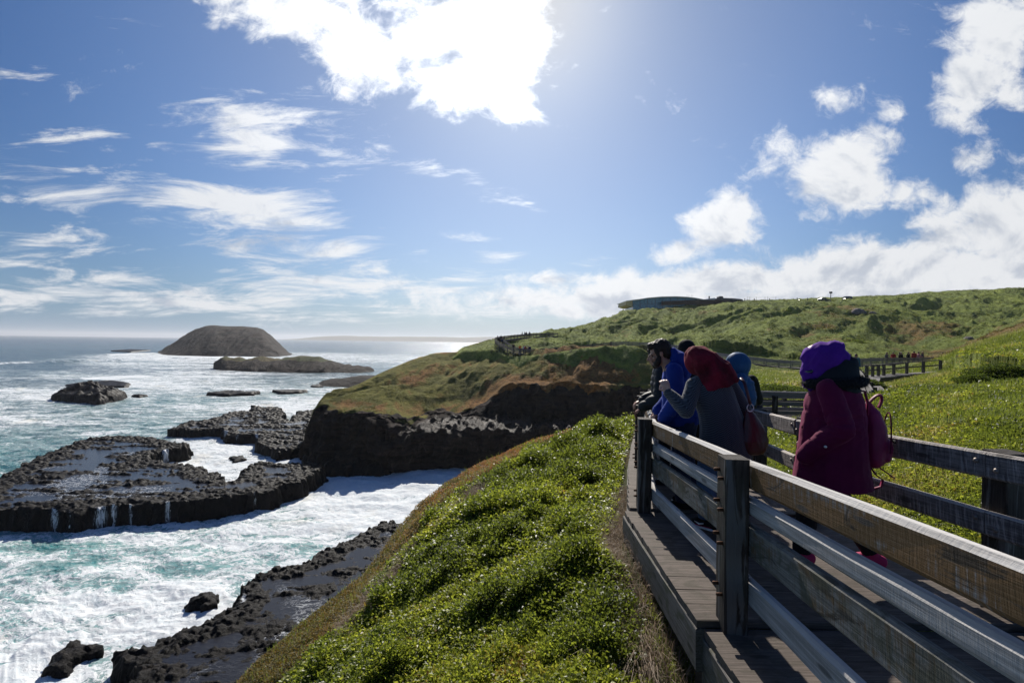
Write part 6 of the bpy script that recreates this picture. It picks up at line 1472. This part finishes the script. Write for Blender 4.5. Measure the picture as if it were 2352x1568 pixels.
def adult_dark():
    root = put('adult in a dark olive jacket carrying a small child, back to the viewer', 3.08, 6.45, math.radians(20))
    J = dict(hip=(0,0,.88), chest=(0,.02,1.16), neck=(0,.03,1.33), head=(-.03,.08,1.43), shL=(-.18,.02,1.27), shR=(.18,.02,1.27), elL=(-.25,.02,1.03), elR=(.24,-.01,1.02), wrL=(-.10,.22,1.04), wrR=(.18,.20,.97),
             hpL=(-.10,0,.84), hpR=(.10,0,.84), knL=(-.11,.02,.46), knR=(.11,.02,.46), anL=(-.12,0,.09), anR=(.12,0,.09), toL=(-.13,.15,.035), toR=(.13,.15,.035))
    o, L = body(J, .98, .008, SK, root, (.8, .6)); trousers(J, 1.0, C_NAVY, root)
    for k in 'LR': shoe(J, k, 1.05, C_BLACK, C_WHITE, root)
    B = Blob(); B.tube([((0,0,.76), .19, .155), ((0,.0,.95), .195, .16), ((0,.02,1.15), .20, .15), ((0,.03,1.26), .17, .12), ((0,.03,1.33), .10, .09)], dome=False)
    B.cap((-.1,.03,1.29), (-.19,.02,1.255), .065, .078); B.cap((.1,.03,1.29), (.19,.02,1.255), .065, .078); sleeve(B, J, 'L', 1.0, (.085,.08,.06), .93); sleeve(B, J, 'R', 1.0, (.085,.08,.06), .93)
    B.bake('jacket', C_OLIVE, root, .010, 4, folds(.009, 8, 8, 8))
    B = Blob(); B.ball(L(0, -.022, .05), .085, .10, .088); B.ball(L(0, -.04, -.01), .075, .06, .08); B.bake('hair', H_BLACK, root, .008, 2, folds(.006, 30, 30, 30))
adult_dark()
def child(label, loc, rz, s_, mat_j, mat_t, lining, carried=True, mat_h=None):
    root = tag(empty('person', loc, rz), label, 'child'); root.scale = (s_, s_, s_)
    if carried:
        J = dict(hip=(0,0,.0), chest=(0,.02,.15), neck=(0,.03,.265), head=(0,.05,.36), shL=(-.115,.02,.235), shR=(.115,.02,.235), elL=(-.155,.05,.10), elR=(.15,.05,.10), wrL=(-.10,.17,.09), wrR=(.10,.17,.09),
                 hpL=(-.06,.02,-.02), hpR=(.06,.02,-.02), knL=(-.10,.14,-.10), knR=(.10,.14,-.10), anL=(-.10,.12,-.27), anR=(.10,.12,-.27), toL=(-.11,.19,-.30), toR=(.11,.19,-.30))
    else:
        J = dict(hip=(0,0,.40), chest=(0,.03,.57), neck=(0,.05,.69), head=(0,.07,.79), shL=(-.115,.03,.66), shR=(.115,.03,.66), elL=(-.15,.02,.52), elR=(.15,.02,.52), wrL=(-.12,.12,.44), wrR=(.12,.12,.44),
                 hpL=(-.06,0,.38), hpR=(.06,0,.38), knL=(-.07,.02,.22), knR=(.07,.02,.22), anL=(-.07,0,.06), anR=(.07,0,.06), toL=(-.08,.08,.03), toR=(.08,.08,.03))
    o, L = body(J, .66, .006, SKP, root, (.6, .6), headrot=rotm(0, -.1)); P0 = {k: V3(v) for k, v in J.items()}
    trousers(J, .66, mat_t, root)
    for k in 'LR': shoe(J, k, .66, C_BLACK, C_WHITE, root)
    B = Blob(); h = P0['hip']; c = P0['chest']; n = P0['neck']
    B.tube([(h-V3((0,0,.06)), .145, .135), (h+V3((0,0,.03)), .155, .15), (h.lerp(c, .6), .152, .145), (c+V3((0,0,.03)), .148, .14), (n-V3((0,0,.03)), .115, .105), (n, .07, .065)], dome=False)
    sleeve(B, J, 'L', 1, (.060,.056,.045), .95); sleeve(B, J, 'R', 1, (.060,.056,.045), .95); B.cap(n-V3((.05,0,.03)), P0['shL'], .05, .058); B.cap(n-V3((-.05,0,.03)), P0['shR'], .05, .058)
    B.bake('padded_jacket', mat_j, root, .007, 3, lambda x, y, z: .006*np.abs(np.sin(z*math.pi/.055))**.6-.002+.003*fbm(x*14, y*14, z*14, 2))
    R = rotm(0, -.1); B = Blob(); B.ball(L(0, -.02, .03), .118, .135, .138, R); B.tube([(L(0,-.03,-.03), .105, .11), (L(0,-.04,-.14), .08, .085)])
    B.bake('hood', mat_h or mat_j, root, .007, 3, lambda x, y, z: .004*fbm(x*16, y*16, z*16, 2)-.010*np.exp(-(x/.012)**2))
    B = Blob(); pts = [L(.112*math.cos(a), .095, .02+.130*math.sin(a)) for a in np.linspace(0, 2*math.pi, 24)]
    for a, b in zip(pts[:-1], pts[1:]): B.cap(a, b, .018, .018)
    B.bake('hood_lining', lining, root, .006, 2)
child('small child in a blue padded jacket with the hood up, carried by an adult', (2.96, 6.22, deck_z(6.3)+1.05), math.radians(72), 1.18, C_SKYB, C_REDJ, C_LINE)
child('small child in a dark navy jacket on the boardwalk loop behind the fences', tuple(P(1742, 955, 18.9)), math.radians(-20), 1, C_NAVY, C_DENIM, C_NAVY, carried=False)
# ------------------------------------------------------------------ far visitors
def far_proto(pose):
    J = dict(hip=(0,0,.93), chest=(0,.02,1.26), neck=(0,.03,1.46), head=(0,.05,1.58), shL=(-.18,.02,1.39), shR=(.18,.02,1.39), hpL=(-.09,0,.89), hpR=(.09,0,.89), knL=(-.10,.02,.48), knR=(.10,.02,.48), anL=(-.11,0,.09), anR=(.11,0,.09), toL=(-.12,.14,.035), toR=(.12,.14,.035))
    J.update({'down': dict(elL=(-.25,-.02,1.12), elR=(.25,-.02,1.12), wrL=(-.22,.08,.90), wrR=(.22,.08,.90)),
              'lean': dict(elL=(-.26,.12,1.10), elR=(.26,.12,1.10), wrL=(-.20,.34,1.05), wrR=(.20,.34,1.05)),
              'photo': dict(elL=(-.27,.16,1.28), elR=(.27,.16,1.28), wrL=(-.09,.22,1.55), wrR=(.09,.22,1.55))}[pose])
    root = empty('person')
    body(J, 1.0, .018, SK, root, (.6, .6))
    B = Blob(); B.tube([((0,0,.84), .19, .14), ((0,.0,1.0), .18, .135), ((0,.02,1.25), .195, .135), ((0,.02,1.38), .17, .11), ((0,.03,1.45), .09, .08)], dome=False)
    B.cap((-.1,.02,1.41), (-.19,.02,1.375), .06, .07); B.cap((.1,.02,1.41), (.19,.02,1.375), .06, .07); sleeve(B, J, 'L', 1.0, (.078,.07,.055), .93); sleeve(B, J, 'R', 1.0, (.078,.07,.055), .93)
    B.bake('jacket', C_BLACK, root, .018, 2)
    B = Blob()
    for k in 'LR':
        hp, kn, an = V3(J['hp'+k]), V3(J['kn'+k]), V3(J['an'+k]); B.tube([(hp, .095, .095), (kn, .072, .072), (an, .06, .06)], dome=True)
    B.bake('trousers', C_NAVY, root, .018, 2)
    B = Blob(); B.ball((0, .03, 1.64), .088, .10, .085); B.ball((0, -.02, 1.56), .075, .055, .08); B.bake('hair', H_BROWN, root, .016, 1)
    return root
def copy_thing(root):
    r = root.copy(); COL.objects.link(r)
    for c in list(root.children):
        d = c.copy(); COL.objects.link(d); d.parent = r
    return r
PROTO = {}; USED = set()
def far_person(pose, loc, rz, jm, hm, tm, label, group, sc=1.0):
    if pose not in PROTO: PROTO[pose] = far_proto(pose)
    if pose in USED: r = copy_thing(PROTO[pose])
    else: r = PROTO[pose]; USED.add(pose)
    r.location = loc; r.rotation_euler = (0, 0, rz); r.scale = (sc, sc, sc)
    for c in r.children:
        m = {'jacket': jm, 'hair': hm, 'trousers': tm}.get(c.name.split('.')[0])
        if m is not None: c.material_slots[0].link = 'OBJECT'; c.material_slots[0].material = m
    tag(r, label, 'person', group); return r
def on_path(pts, x, off=0.0):
    """point on a boardwalk seen in picture column x"""
    best = None
    for a, b in zip(pts[:-1], pts[1:]):
        pa, pb = px_of(a[0], a[1]), px_of(b[0], b[1])
        if min(pa, pb) <= x <= max(pa, pb) or best is None:
            t = 0 if pa == pb else min(max((x-pa)/(pb-pa), 0), 1); p = Vector(a).lerp(Vector(b), t); dr = (Vector(b)-Vector(a)); n = Vector((dr.y, -dr.x, 0)).normalized()
            best = p+n*off
            if min(pa, pb) <= x <= max(pa, pb): return best
    return best
G1 = 'visitors on the long far boardwalk, right'
for x, ps, jm, hm, tm, rz, lb in [
    (2037, 'down', C_GREY, H_BLACK, C_NAVY, 20, 'visitor in a grey coat, first from the left in the row behind the pale fence'),
    (2049, 'lean', C_REDJ, H_BLACK, C_BLACK, -30, 'far visitor in dark red leaning on the rail beside the grey coat'),
    (2063, 'lean', C_BLACK, H_BROWN, C_BLACK, 60, 'far visitor in black reaching along the rail towards the left'),
    (2070, 'down', C_OLIVE, H_GREY, C_NAVY, 0, 'far grey-haired visitor standing in the middle of the rail row'),
    (2087, 'down', C_BLACK, H_BLACK, C_BLACK, 10, 'far visitor in black with a pale collar, alone between two groups at the rail'),
    (2100, 'down', C_REDJ, H_BROWN, C_NAVY, 170, 'tallest far visitor in a bright red jacket at the rail'),
    (2106, 'lean', C_ROSE, H_BROWN, C_GREY, 80, 'far visitor in a rose and cream jacket beside the bright red jacket'),
    (2119, 'down', C_NAVY, H_BLOND, C_BLACK, 30, 'far fair-haired visitor in navy, last on the right of the rail row')]:
    far_person(ps, on_path(WALK_FAR, x, .35 if ps == 'lean' else 0), math.radians(rz+180), jm, hm, tm, lb, G1, 1.06 if 'tallest' in lb else 1.0)
far_person('down', P(2166, 838, 66), math.radians(60), C_BLACK, H_BLACK, C_BLACK, 'lone far visitor in black walking above the grass slope on the right', None)
far_person('down', on_path(WALK_MID, 1984)+Vector((-.55, 0, 0)), math.radians(180), C_TEAL, H_BROWN, C_NAVY, 'woman in a teal jumper and sunglasses facing the camera on the middle boardwalk', None)
far_person('down', on_path(WALK_MID, 1984)+Vector((-.25, 1.0, 0)), math.radians(180), C_LBL, H_BLOND, C_GREY, 'person in pale blue half hidden behind the woman in the teal jumper', None)
G2 = 'visitors on the far lookout bend'
for x, off, ps, jm, hm, rz, lb in [
    (1195.5, .5, 'photo', C_ORNG, H_BROWN, 190, 'far visitor in an orange jacket holding up a camera on the lower bend'),
    (1203, 0, 'down', C_LBL, H_BLACK, 120, 'far visitor in pale blue next to the orange jacket'),
    (1208, .4, 'down', C_REDJ, H_BLACK, 200, 'far visitor in red in the lower bend group'),
    (1213, -.1, 'down', C_ROSE, H_BROWN, 90, 'far visitor in rose in the lower bend group'),
    (1218, .3, 'down', C_NAVY, H_BLACK, 160, 'far visitor in navy, rightmost of the lower bend group'),
    (1180, 0, 'down', C_BLACK, H_BLACK, 160, 'far visitor in black just left of the orange jacket')]:
    far_person(ps, on_path(WALK_FAR[2:], x, off), math.radians(rz), jm, hm, C_NAVY, lb, G2)
G3 = 'dark figures crowding the top of the lookout bend'
for k, (t, off) in enumerate([(.02,.5),(.12,-.4),(.22,.1),(.36,.5),(.5,-.4),(.65,.2),(.85,-.1)]):
    p = Vector(WALK_FAR[0]).lerp(Vector(WALK_FAR[1]), t)+Vector((off, 0, 0))
    far_person(['down', 'lean'][k % 2], p, math.radians(40*k), [C_BLACK, C_GREY, C_NAVY, C_OLIVE][k % 4], H_BLACK, C_BLACK, 'tiny dark figure in the crowd at the top of the lookout bend', G3)
G4 = 'silhouetted walkers on the skyline boardwalk'
for k, x in enumerate([1199, 1203, 1208, 1214]):
    far_person('down', on_path(WALK_TOP[::-1], x, .2*(k % 2)), math.radians(90+30*k), [C_BLACK, C_NAVY][k % 2], H_BLACK, C_BLACK, 'tiny walker in the tight skyline group above the lookout bend', G4)
for k, x in enumerate([1268, 1275, 1279, 1284]):
    q = P(x, 771.5-0.12*(x-1268), 150); 
    zz_ = float(hill_z(np.array([px_of(q.x, q.y)]), np.array([q.y]))[0]); q.z = zz_+.1
    far_person('down', q, math.radians(250), [C_BLACK, C_OLIVE, C_NAVY, C_GREY][k], H_BLACK, C_BLACK, 'tiny walker strung out where the skyline railing ends', 'walkers past the end of the skyline railing')
# ------------------------------------------------------------------ hilltop building
def skyp(x, y, d): return P(x, y, d)
M_ROOF = mat_plain('pale metal roof', (0.68, 0.66, 0.60), 0.5, nscale=2, var=0.06); M_SOFF = mat_plain('tan timber soffit', (0.60, 0.46, 0.25), 0.7, nscale=3)
M_GLAZ = mat_plain('blue green glazing', (0.06, 0.20, 0.26), 0.12, spec=0.8, nscale=1.2, var=0.25); M_MULL = mat_plain('dark mullions', (0.03, 0.035, 0.04), 0.5); M_DARKR = mat_plain('dark roof', (0.10, 0.10, 0.10), 0.7, nscale=2); M_WALLD = mat_plain('dark timber wall', (0.05, 0.04, 0.035), 0.9, nscale=3)
def prism(name, pts, d0, d1, mat, parent, shrink=0.0):
    """profile given as picture points, extruded away from the viewer between depths d0 and d1 at constant real size"""
    org = parent.location+(parent.parent.location if parent.parent else Vector((0, 0, 0)))
    fr = [P(x, y, d0) for x, y in pts]; bk = [p+Vector((0, d1-d0, 0)) for p in fr]; n = len(pts)
    v = [tuple(p-org) for p in fr+bk]; f = [tuple(range(n)), tuple(range(2*n-1, n-1, -1))]+[(i, (i+1) % n, n+(i+1) % n, n+i) for i in range(n)]
    me = bpy.data.meshes.new(name); me.from_pydata(v, [], f); bm = bmesh.new(); bm.from_mesh(me); bmesh.ops.recalc_face_normals(bm, faces=bm.faces); bm.to_mesh(me); bm.free()
    return link_mesh(name, me, mat, parent)
D0 = 206.0
bld = tag(empty('visitor_centre', P(1540, 705, D0)), 'long low visitor centre on the hilltop with curved pale roof and blue-green glass', 'building')
rt = [(1438.4,690.6),(1452,688.6),(1470,686.4),(1487,683.6),(1520,680.8),(1554,680.2),(1580,681.6),(1601,684.2),(1616,687.3)]
prism('roof', rt+[(x, y+1.7) for x, y in rt[::-1]], D0-1.2, D0+17, M_ROOF, bld)
prism('soffit', [(1439,692.4),(1452.5,690.4),(1452.5,704),(1437.8,700.2)], D0-.6, D0+15, M_SOFF, bld)
gl = [(1452.8,690.2),(1470,688.2),(1487,685.4),(1520,682.6),(1554,682.0),(1580,683.4),(1601,686.0),(1603,692),(1600,700),(1500,712),(1455,712)]
g = prism('glass_wall', gl, D0, D0+14, M_GLAZ, bld)
for x, yt in ((1453.2,690),(1470,688),(1487,685.2),(1505,683.8),(1522,682.4),(1540,682),(1557,682),(1574,683),(1590,684.6)):
    prism('mullion', [(x-.22, yt), (x+.22, yt), (x+.22, 711), (x-.22, 711)], D0-.15, D0-.02, M_MULL, g)
prism('transom', [(1453,698.2),(1600,692.0),(1600,692.4),(1453,698.6)], D0-.12, D0-.02, M_MULL, g)
prism('roof', [(1600,687.6),(1616,687.6),(1642.5,683.9),(1642.5,688),(1600,690)], D0, D0+12, M_ROOF, bld)
prism('roof', [(1642.8,685.6),(1660,684.2),(1680,684.6),(1700,686.4),(1706,687.4),(1707,691),(1642.8,691)], D0, D0+12, M_DARKR, bld)
prism('wall', [(1520,692),(1600,688.5),(1643,688.3),(1707,691),(1707,696),(1520,700)], D0-2.2, D0-1.6, M_WALLD, bld)
prism('chimney', [(1628.6,680),(1630.6,680),(1630.6,686.5),(1628.6,686.5)], D0+3, D0+3.6, M_DARKR, bld)
prism('roof_unit', [(1650.5,681.2),(1653,680.2),(1659,680.2),(1661.5,681.6),(1661.5,684.6),(1651,684.6)], D0+3, D0+5, M_DARKR, bld)
for x in (1578, 1582.5, 1588, 1591.5): prism('antenna', [(x-.12, 676.5), (x+.12, 676.5), (x+.12, 683), (x-.12, 683)], D0+1, D0+1.05, M_MULL, bld)
# ---- cars on the skyline
M_CARD = mat_plain('dark car paint', (0.02, 0.024, 0.03), 0.25, spec=0.7, nscale=1, var=.03); M_CARW = mat_plain('silver car paint', (0.35, 0.37, 0.39), 0.3, spec=0.6, nscale=1, var=.03); M_TYRE = mat_plain('tyre rubber', (0.015, 0.015, 0.015), 0.9)
def car(loc, L, Wd, Hh, paint, label, suv=True, rz=0.0):
    root = tag(empty('parked_car', loc, rz), label, 'car')
    def ext(name, prof, w_, mat, bev=.06, parent=root):
        me = bpy.data.meshes.new(name); n = len(prof); v = [(x, -w_/2, z) for x, z in prof]+[(x, w_/2, z) for x, z in prof]
        me.from_pydata(v, [], [tuple(range(n)), tuple(range(2*n-1, n-1, -1))]+[(i, (i+1) % n, n+(i+1) % n, n+i) for i in range(n)])
        bm = bmesh.new(); bm.from_mesh(me); bmesh.ops.recalc_face_normals(bm, faces=bm.faces); bmesh.ops.bevel(bm, geom=bm.edges[:], offset=bev, segments=2, affect='EDGES'); bm.to_mesh(me); bm.free(); return link_mesh(name, me, mat, parent)
    a = L/2; ext('body', [(-a,.35),(-a,.85),(-a+.1,.95),(a*.45,.95),(a-.1,.85),(a,.6),(a,.35)], Wd, paint)
    cab = [(-a+.08,.9),(-a+.25,Hh-.08),(-a+.5,Hh),(a*.15,Hh),(a*.5,.9)] if suv else [(-a+.5,.9),(-a+1.1,Hh-.04),(-a+1.5,Hh),(a*.1,Hh),(a*.5,.9)]
    ext('cabin', cab, Wd*.86, paint); ext('window', [(x*.93-.03, z*.985-.015) for x, z in cab], Wd*.875, M_GLASS, .02)
    for x in (-a*.62, a*.62):
        for y in (-1, 1):
            v, f = cyl_verts((x, y*(Wd/2-.2), .33), (x, y*(Wd/2+.01), .33), .33, 16); me = bpy.data.meshes.new('wheel'); me.from_pydata([tuple(q) for q in v], [], f); link_mesh('wheel', me, M_TYRE, root)
def top_of_hill(x, d):
    q = P(x, 690, d); q.z = float(hill_z(np.array([px_of(q.x, q.y)]), np.array([q.y]))[0]); return q
def at_y(x, y, d): return P(x, y, d)
car(at_y(1951, 690.6, 204), 4.6, 1.9, 1.85, M_CARD, 'dark off-road car parked on the skyline right of the lamp post')
car(at_y(1892, 691.6, 206), 4.3, 1.8, 1.45, M_CARD, 'dark estate car on the skyline just left of the lamp post', False)
car(at_y(1811, 695.6, 208), 4.3, 1.8, 1.45, M_CARW, 'silver car whose roof shows over the hilltop grass, nearest the building', False)
car(at_y(1840, 696.2, 208), 4.2, 1.8, 1.45, M_CARD, 'low dark car whose roof barely shows between two bollards on the skyline', False)
# lamp / sign post
lp = tag(empty('lamp_post', at_y(1908, 690, 200)), 'tall thin post with a square box head on the skyline', 'lamp post')
B = Boards(); B.board((0, 0, -0.5), (0, 0, 3.0), (0, 1, 0), .2, .2, .01); B.build('pole', M_MULL, lp)
B = Boards(); B.board((-.52, 0, 3.3), (.52, 0, 3.3), (0, 0, 1), .5, .7, .03); B.build('lamp_head', M_MULL, lp)
B = Boards(); B.board((0, 0, 0), (0, 0, 1.15), (0, 1, 0), .24, .24, .02); bp = B.build('bollard', W_FARD)
for k, x in enumerate([1710.7, 1732.5, 1767.5, 1831, 1855, 1881.3, 1935, 1963.6]):
    o = bp if k == 0 else bp.copy()
    if k: COL.objects.link(o)
    o.location = at_y(x, 690.3 if x > 1800 else 691.8, 199); tag(o, 'short dark timber bollard in the row along the hilltop car park', 'bollard', 'bollards along the hilltop car park')
wf = tag(empty('wire_fence', at_y(1740, 691, 203)), 'thin wire fence on the hilltop beside the building', 'fence')
for x in (1716, 1722, 1737, 1757, 1763, 1782):
    q = at_y(x, 692, 203)-wf.location; B = Boards(); B.board(q, q+Vector((0, 0, 2.0)), (0, 1, 0), .07, .07, .01); B.build('post', M_MULL, wf)
for h in (.7, 1.3, 1.9):
    a, b = at_y(1716, 692, 203), at_y(1782, 692, 203); B = Boards(); B.board(a-wf.location+Vector((0, 0, h)), b-wf.location+Vector((0, 0, h)), (0, 0, 1), .03, .03, .005); B.build('wire', M_MULL, wf)
# boulders on the knoll
M_BOULD = mat_plain('lichen grey boulder', (0.20, 0.17, 0.15), 0.95, nscale=3, var=.35, bump=.8, bd=.1)
def boulder(loc, r, label, seed, sq=.6):
    B = Blob(); B.ball((0, 0, 0), r, r*.8, r*sq, n=20)
    o = B.bake('boulder', M_BOULD, None, r*.08, 1, lambda x, y, z: .28*r*fbm(x/r*1.3+seed, y/r*1.3, z/r*1.3, 4)); o.location = loc; tag(o, label, 'boulder')
def onhill(x, d, dz=0): 
    q = P(x, 760, d); q.z = float(hill_z(np.array([px_of(q.x, q.y)]), np.array([q.y]))[0])+dz; return q
boulder(onhill(1972, 112, .1), 1.7, 'grey rounded boulder high on the brown knoll, larger of the pair', 3)
boulder(onhill(2003, 114, .0), 0.9, 'smaller brown boulder beside the grey one on the knoll', 8)
boulder(onhill(2225, 84, .0), 0.8, 'pale boulder on the rusty slope at the far right', 11)
